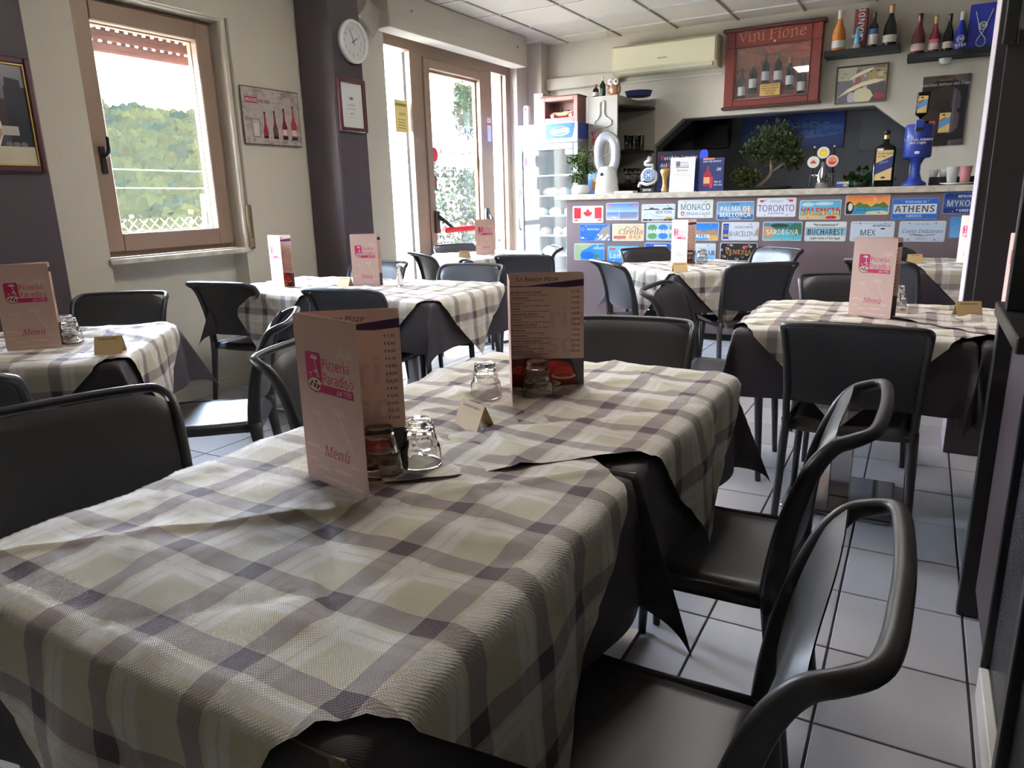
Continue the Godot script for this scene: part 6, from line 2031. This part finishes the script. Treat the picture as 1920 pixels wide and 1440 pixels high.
# ---------------------------------------------------------------- back wall
func build_back_wall_things():
	# air conditioner
	var t := thing("air_conditioner", "cream split air conditioner high on the back wall", "air conditioner", Vector3(-2.43, 2.575, BACK + 0.005))
	var s := S()
	slab_in(s, PackedVector2Array([Vector2(0, -0.145), Vector2(0.15, -0.145), Vector2(0.205, -0.10), Vector2(0.215, 0.0), Vector2(0.205, 0.12), Vector2(0.17, 0.14), Vector2(0, 0.14)]), -0.535, 0.535)
	part("body", fin(s), mat(c8(222, 216, 184), 0.45), t, Vector3(0, 0, 0), Vector3(0, -PI / 2, 0))
	part("front_panel", bx(-0.525, 0.525, -0.095, 0.115, 0.205, 0.222, 0.006), mat(c8(228, 221, 188), 0.4), t)
	part("louvre", bx(-0.46, 0.50, -0.142, -0.10, 0.165, 0.205, 0.006), mat(c8(206, 200, 176), 0.4), t)
	part("badge", bx(-0.05, 0.05, -0.03, -0.018, 0.222, 0.224), M.steel, t)
	solo("cable_duct", bx(-2.95, -1.88, 2.372, 2.392, BACK + 0.001, BACK + 0.018, 0.003), M.white, "thin white cable duct under the air conditioner", "cable duct")
	# wine cabinet
	t = thing("wine_cabinet", "red brown wooden wall cabinet with six wine bottles behind glass", "cabinet", Vector3(-1.40, 2.04, BACK + 0.002))
	s = S()
	bb(s, -0.435, 0.435, 0, 0.68, 0, 0.02)
	bb(s, -0.435, -0.345, 0, 0.68, 0.02, 0.10, 0.005)
	bb(s, 0.345, 0.435, 0, 0.68, 0.02, 0.10, 0.005)
	bb(s, -0.345, 0.345, 0, 0.065, 0.02, 0.10, 0.005)
	bb(s, -0.345, 0.345, 0.54, 0.68, 0.02, 0.10, 0.005)
	part("carcass", fin(s), M.wood, t)
	part("crown_moulding", bx(-0.465, 0.465, 0.68, 0.712, 0, 0.125, 0.010), M.wooddark, t)
	part("base_moulding", bx(-0.455, 0.455, -0.018, 0.008, 0, 0.118, 0.008), M.wooddark, t)
	part("rail_moulding", bx(-0.43, 0.43, 0.535, 0.545, 0.10, 0.106, 0.002), M.wooddark, t)
	var im := img(256, 180, c8(150, 70, 36))
	var rn := RandomNumberGenerator.new()
	rn.seed = 7
	for k in 200:
		disc(im, rn.randf_range(0, 256), rn.randf_range(0, 180), rn.randf_range(10, 40), rn.randf_range(4, 14), c8(150, 66, 34).lerp([c8(190, 96, 50), c8(90, 40, 30)][k % 2], rn.randf() * 0.6))
	part("painted_back", slab(rr(0.69, 0.475, 0.002), 0.004), printed(im, 0.5), t, Vector3(0, 0.3025, 0.02))
	part("pane", bx(-0.35, 0.35, 0.06, 0.545, 0.088, 0.091), M.pane, t)
	part("pane_trim", bar([Vector3(-0.34, 0.07, 0.101), Vector3(0.34, 0.07, 0.101), Vector3(0.34, 0.535, 0.101), Vector3(-0.34, 0.535, 0.101)], 0.005, 6, true, Vector3(0, 0, 1)), mat(c8(120, 70, 60), 0.3), t)
	part("lock", bar([Vector3(0.02, 0.565, 0.10), Vector3(0.02, 0.565, 0.112)], 0.013, 12), M.gold, t)
	var lt := letters("Vini Fione", 0.125, "script", 0.004)
	part("carved_lettering", lt, mat(c8(160, 118, 92), 0.4, 0.3), t, Vector3(-0.01, 0.617, 0.103))
	part("brass_plate", bx(-0.092, 0.092, 0.085, 0.188, 0.102, 0.106, 0.001), mat(c8(206, 170, 100), 0.4, 0.3), t)
	for k in 4:
		part("plate_lettering", letters(["GRANDI CANTINE", "FIONE SELEZIONE", "DI CASA VITI", "DAL 1960"][k], 0.019, "sansb"), M.wooddark, t, Vector3(0, 0.172 - 0.023 * k, 0.107))
	var B := [[-0.277, 0.085, c8(40, 60, 40)], [-0.172, 0.148, c8(150, 90, 70)], [-0.060, 0.205, c8(96, 44, 44)], [0.055, 0.200, c8(50, 100, 50)], [0.165, 0.148, c8(150, 90, 70)], [0.272, 0.085, c8(44, 36, 60)]]
	var nth := ["first", "second", "third", "fourth", "fifth", "sixth"]
	for k in 6:
		var b = B[k]
		bottle("wine bottle with pale label in the wooden cabinet, %s from the left" % nth[k], Vector3(-1.40 + b[0], 2.04 + b[1], BACK + 0.055), 0.27, 0.036, M.darkglass, c8(206, 208, 208), b[2], 0, "wine bottles in the wooden cabinet", null)
		part("bottle_step", bx(b[0] - 0.05, b[0] + 0.05, b[1] - 0.014, b[1] - 0.002, 0.024, 0.086, 0.002), M.wooddark, t)
	# two black shelves with bottles
	solo("wall_shelf", bx(-0.93, -0.32, 2.395, 2.445, BACK + 0.001, BACK + 0.22, 0.004), M.blackmatt, "black floating shelf carrying four upright items, upper left of the mirror", "shelf")
	solo("wall_shelf", bx(-0.258, 0.37, 2.300, 2.352, BACK + 0.001, BACK + 0.22, 0.004), M.blackmatt, "black floating shelf carrying four bottles and a blue bag", "shelf")
	var z := BACK + 0.12
	var orange := mat(c8(190, 120, 60), 0.12)
	var rose := mat(c8(92, 36, 44), 0.12)
	var rose2 := mat(c8(120, 44, 56), 0.12)
	bottle("round-bodied bottle of orange sparkling wine with white foil", Vector3(-0.825, 2.446, z), 0.345, 0.056, orange, c8(226, 222, 218), c8(226, 224, 218), 1)
	t = thing("wine_carton", "dark red upright wine carton with white letters on the shelf", "box", Vector3(-0.655, 2.446, BACK + 0.07))
	part("carton", bx(-0.052, 0.052, 0, 0.335, -0.045, 0.045, 0.003), mat(c8(106, 36, 46), 0.5), t)
	part("lettering", letters("GRANDI", 0.07, "sansb"), M.white, t, Vector3(0.005, 0.20, 0.046), Vector3(0, 0, PI / 2))
	t = thing("ceramic_statuette", "small white and light blue ceramic statuette before the dark red carton", "figurine", Vector3(-0.67, 2.446, BACK + 0.165))
	part("plinth", turned([Vector2(0, 0), Vector2(0.036, 0), Vector2(0.03, 0.035), Vector2(0, 0.04)], 16), M.whitegloss, t)
	part("robe", turned([Vector2(0, 0.04), Vector2(0.026, 0.04), Vector2(0.022, 0.09), Vector2(0.014, 0.13), Vector2(0.012, 0.165), Vector2(0, 0.185)], 16), mat(c8(120, 190, 226), 0.3), t)
	for sx in [-1, 1]:
		part("sleeve", bar([Vector3(sx * 0.012, 0.12, 0), Vector3(sx * 0.034, 0.10, 0.005), Vector3(sx * 0.045, 0.115, 0.01)], 0.010, 8), M.whitegloss, t)
	bottle("slim black wine bottle with a blue and green label, right of the dark red carton", Vector3(-0.545, 2.446, z), 0.29, 0.038, M.darkglass, c8(216, 212, 204), c8(20, 20, 22), 0, "", c8(70, 110, 170))
	bottle("broad black wine bottle with a large white label at the shelf's right end", Vector3(-0.412, 2.446, z), 0.335, 0.055, M.darkglass, c8(220, 216, 208), c8(166, 134, 92), 1)
	bottle("plum red wine bottle with a cream label, first on the lower shelf", Vector3(-0.188, 2.353, z), 0.325, 0.052, rose, c8(214, 190, 184), c8(96, 34, 44), 1)
	bottle("rose wine bottle with a pink label, second on the lower shelf", Vector3(-0.066, 2.353, z), 0.295, 0.040, rose2, c8(222, 206, 196), c8(176, 140, 80), 1, "", c8(214, 110, 120))
	bottle("dark wine bottle with a beige label, third on the lower shelf", Vector3(0.036, 2.353, z), 0.295, 0.040, M.darkglass, c8(206, 194, 180), c8(24, 22, 24), 1)
	t = bottle("cobalt blue club bottle with white foil, beside the blue bag", Vector3(0.124, 2.353, z), 0.30, 0.044, mat(c8(30, 48, 150), 0.3), c8(30, 48, 150), c8(226, 226, 226), 1)
	part("club_lettering", letters("INTER", 0.034, "sansb"), M.white, t, Vector3(0.0, 0.035, 0.045))
	part("club_ring", bar(circle(0.026, 24), 0.003, 6, true, Vector3(0, 0, 1)), M.white, t, Vector3(0.002, 0.085, 0.043))
	part("club_monogram", letters("IM", 0.034, "sansb"), M.white, t, Vector3(0.002, 0.085, 0.045))
	t = thing("gift_bag", "royal blue gift bag with white cord and a crest", "bag", Vector3(0.278, 2.353, BACK + 0.075))
	part("bag", bx(-0.102, 0.102, 0, 0.345, -0.04, 0.04, 0.003), mat(c8(30, 44, 150), 0.5), t)
	part("cord", bar(spline([Vector3(-0.06, 0.29, 0.042), Vector3(-0.035, 0.20, 0.046), Vector3(-0.02, 0.14, 0.046), Vector3(0.025, 0.07, 0.046), Vector3(0.02, 0.025, 0.046), Vector3(-0.005, 0.015, 0.046), Vector3(-0.032, 0.03, 0.046), Vector3(-0.032, 0.07, 0.046), Vector3(0.01, 0.14, 0.046), Vector3(0.03, 0.20, 0.046), Vector3(0.062, 0.30, 0.042)], 5), 0.004, 6), M.white, t)
	part("crest_ring", bar(circle(0.028, 24), 0.004, 6, true, Vector3(0, 0, 1)), M.white, t, Vector3(0.0, 0.175, 0.045))
	part("crest_monogram", letters("IM", 0.04, "sansb"), M.white, t, Vector3(0.0, 0.175, 0.046))
	solo("round_lamp", turned([Vector2(0, 0), Vector2(0.035, 0), Vector2(0.048, 0.02), Vector2(0.052, 0.045), Vector2(0, 0.046)], 24), M.whitegloss, "small white round fitting under the lower black shelf", "light fitting", Vector3(0.035, 2.254, BACK + 0.13))
	# framed picture of bread and wine
	im = img(300, 230, c8(120, 110, 104))
	rect(im, 0, 0, 120, 100, c8(170, 170, 140)); rect(im, 0, 86, 100, 144, c8(90, 90, 104)); rect(im, 190, 20, 110, 80, c8(160, 140, 84)); rect(im, 150, 110, 150, 120, c8(70, 66, 70))
	for k in 30:
		disc(im, rn.randf_range(0, 300), rn.randf_range(0, 230), rn.randf_range(4, 18), rn.randf_range(3, 9), [c8(84, 76, 70), c8(190, 186, 160), c8(60, 58, 66), c8(140, 120, 90)][k % 4])
	poly(im, [Vector2(118, 20), Vector2(140, 20), Vector2(150, 110), Vector2(110, 120)], c8(130, 60, 70))
	disc(im, 162, 190, 60, 50, c8(206, 204, 160)); disc(im, 92, 196, 22, 34, c8(186, 182, 190)); disc(im, 262, 196, 34, 20, c8(150, 40, 56))
	poly(im, [Vector2(6, 196), Vector2(70, 140), Vector2(150, 104), Vector2(230, 88), Vector2(294, 96), Vector2(250, 112), Vector2(150, 130), Vector2(70, 164)], c8(236, 220, 180))
	poly(im, [Vector2(70, 86), Vector2(120, 46), Vector2(180, 22), Vector2(226, 14), Vector2(200, 34), Vector2(130, 66)], c8(236, 222, 186))
	txt(im, "BIRRE", 220, 20, 24, c8(90, 70, 50), "sansb")
	t = thing("bread_picture", "framed picture with two pale crescent slices, below the left black shelf", "picture", Vector3(-0.617, 2.165, BACK + 0.004))
	part("frame", bar([Vector3(-0.208, -0.158, 0.012), Vector3(0.208, -0.158, 0.012), Vector3(0.208, 0.158, 0.012), Vector3(-0.208, 0.158, 0.012)], 0.009, 6, true, Vector3(0, 0, 1)), mat(c8(96, 78, 66), 0.4), t)
	part("print", slab(rr(0.41, 0.31, 0.002), 0.010), printed(im, 0.25), t)
	# advertising mirror
	t = thing("advert_mirror", "dark-bordered advertising mirror with white script, behind the blue dispenser", "mirror", Vector3(0.062, 1.885, BACK + 0.004))
	part("mirror_glass", slab(rr(0.36, 0.585, 0.003), 0.008), mat(c8(150, 140, 146), 0.04, 1.0), t)
	s = S()
	for P in [[Vector2(-0.175, 0.10), Vector2(-0.115, 0.12), Vector2(-0.11, 0.16), Vector2(-0.07, 0.185), Vector2(-0.07, 0.25), Vector2(-0.175, 0.20)],
		[Vector2(-0.07, 0.185), Vector2(0, 0.20), Vector2(0.07, 0.185), Vector2(0.07, 0.25), Vector2(0, 0.27), Vector2(-0.07, 0.25)],
		[Vector2(0.07, 0.185), Vector2(0.11, 0.16), Vector2(0.125, 0.10), Vector2(0.125, 0.02), Vector2(0.10, 0.0), Vector2(0.125, -0.03), Vector2(0.125, -0.14), Vector2(0.09, -0.18), Vector2(0.05, -0.20), Vector2(0.05, -0.25), Vector2(0.17, -0.24), Vector2(0.17, 0.20), Vector2(0.07, 0.25)],
		[Vector2(0.05, -0.20), Vector2(-0.10, -0.20), Vector2(-0.175, -0.15), Vector2(-0.175, -0.22), Vector2(-0.05, -0.25), Vector2(0.05, -0.25)]]:
		slab_in(s, PackedVector2Array(P), 0.008, 0.0095)
	part("printed_border", fin(s), M.black, t)
	part("mirror_lettering", letters("Vecchio Amaro del Capo", 0.032, "script"), M.white, t, Vector3(0.0, 0.218, 0.010))
	part("mirror_lettering", letters("~ ORIGINAL ~", 0.022, "serif"), M.gold, t, Vector3(0.0, 0.255, 0.010))
	part("printed_bottle", slab(rr(0.085, 0.165, 0.004), 0.001), M.liqueur_label2, t, Vector3(0.02, -0.10, 0.009))
	part("bottle_top", slab(PackedVector2Array([Vector2(-0.044, -0.015), Vector2(0.046, -0.015), Vector2(0.046, 0.02), Vector2(0.024, 0.035), Vector2(0.022, 0.075), Vector2(0.0, 0.075), Vector2(-0.004, 0.035), Vector2(-0.044, 0.02)]), 0.001), M.black, t, Vector3(0.02, -0.0, 0.009))
	part("printed_glass", slab(PackedVector2Array([Vector2(-0.024, -0.05), Vector2(0.02, -0.05), Vector2(0.024, 0.05), Vector2(-0.024, 0.05)]), 0.001), mat(c8(196, 70, 60), 0.4), t, Vector3(-0.075, -0.13, 0.009))
	# inside the serving hatch
	t = thing("television", "switched-off black television on the dark wall inside the serving hatch", "television", Vector3(-2.17, 1.92, -8.60))
	part("casing", bx(-0.20, 0.20, -0.20, 0.20, -0.04, 0.02, 0.008), M.black, t)
	part("screen", bx(-0.185, 0.185, -0.18, 0.185, 0.02, 0.024, 0.002), mat(c8(8, 9, 16), 0.15), t)
	im = img(400, 170, c8(20, 40, 100))
	grad(im, 0, 0, 400, 110, c8(14, 34, 96), c8(40, 74, 140)); grad(im, 0, 110, 400, 60, c8(24, 54, 110), c8(16, 36, 80))
	for k in 26:
		disc(im, rn.randf_range(60, 400), rn.randf_range(60, 116), rn.randf_range(10, 40), rn.randf_range(3, 8), c8(60, 88, 140))
	for k in 5:
		palm(im, 210 + k * 26, 54 + (k * 13) % 20, 34, c8(16, 26, 48), 0.2)
	solo("seaside_poster", slab(rr(1.04, 0.43, 0.004), 0.012), printed(im, 0.4), "dark blue seaside poster inside the serving hatch, behind the large bonsai", "poster", Vector3(-1.33, 1.87, -8.645))
	solo("grey_board", bx(-0.66, -0.20, 1.62, 2.10, -8.645, -8.62, 0.004), mat(c8(72, 72, 76), 0.5), "grey rectangular board inside the serving hatch, right of the seaside poster", "board")

func circle(r: float, n: int) -> Array:
	var o := []
	for k in n:
		o.append(Vector3(cos(TAU * k / n) * r, sin(TAU * k / n) * r, 0))
	return o

# ---------------------------------------------------------------- right-hand partition
func build_partition():
	var side := mat(c8(206, 196, 206), 0.6)
	struct("trim_7", bx(0.196, 0.80, 0, CEIL, -4.20, -3.90, 0.004), side)
	struct("trim_8", bx(0.1985, 0.80, 0, CEIL, -3.90, -3.885, 0.003), mat(c8(52, 44, 46), 0.45))
	struct("trim_9", bx(0.235, 0.80, 0.10, CEIL, -3.887, -3.875, 0.003), mat(c8(50, 43, 45), 0.45))
	var t := thing("black_frame_picture", "black framed picture at the top of the dark pillar, cut by the photo's corner", "picture", Vector3(0.45, 2.10, -3.86))
	var s := S()
	for a in [[-0.235, -0.185, -0.29, 0.29], [0.185, 0.235, -0.29, 0.29], [-0.185, 0.185, -0.29, -0.24], [-0.185, 0.185, 0.24, 0.29]]:
		bb(s, a[0], a[1], a[2], a[3], -0.012, 0.02, 0.005)
	part("frame", fin(s), M.black, t)
	part("picture_sheet", bx(-0.19, 0.19, -0.245, 0.245, -0.010, 0.004), mat(c8(150, 150, 150), 0.3), t)
	t = thing("room_divider", "black and brown wooden divider with a ledge at the right edge", "partition", Vector3.ZERO)
	part("end_post", bx(0.207, 0.262, 0, 0.892, -2.36, -2.32, 0.003), M.board, t)
	part("ledge", bx(0.204, 0.46, 0.892, 0.93, -2.44, -1.86, 0.003), M.board, t)
	part("upright", bx(0.212, 0.50, 0.93, 2.70, -2.29, -2.25, 0.003), M.board, t)
	var grain := mat(Color.WHITE, 0.4)
	grain.albedo_texture = grain_tex()
	grain.uv1_triplanar = true
	grain.uv1_scale = Vector3(6, 0.7, 6)
	part("side_panel", bx(0.246, 0.272, 0.09, 0.892, -2.32, -1.945, 0.003), grain, t)
	part("panel_edge", bx(0.240, 0.272, 0.0, 0.892, -1.95, -1.93, 0.003), M.board, t)
	part("front_upright", bx(0.238, 0.268, 0, 2.6, -1.56, -1.52, 0.003), M.board, t)
	part("plaster_panel", bx(0.258, 0.42, 0, 0.892, -1.93, 0.6, 0.003), M.rough, t)
	part("skirting", bx(0.236, 0.258, 0, 0.085, -1.925, 0.6, 0.003), M.white, t)

func grain_tex() -> Texture2D:
	var n := FastNoiseLite.new()
	n.seed = 77
	n.frequency = 0.02
	var im := img(256, 256, Color.BLACK)
	for y in 256:
		for x in 256:
			var h := n.get_noise_2d(x * 6.0, y * 0.5) * 0.5 + 0.5
			im.set_pixel(x, y, c8(66, 56, 60).lerp(c8(96, 82, 86), h))
	return tex(im)
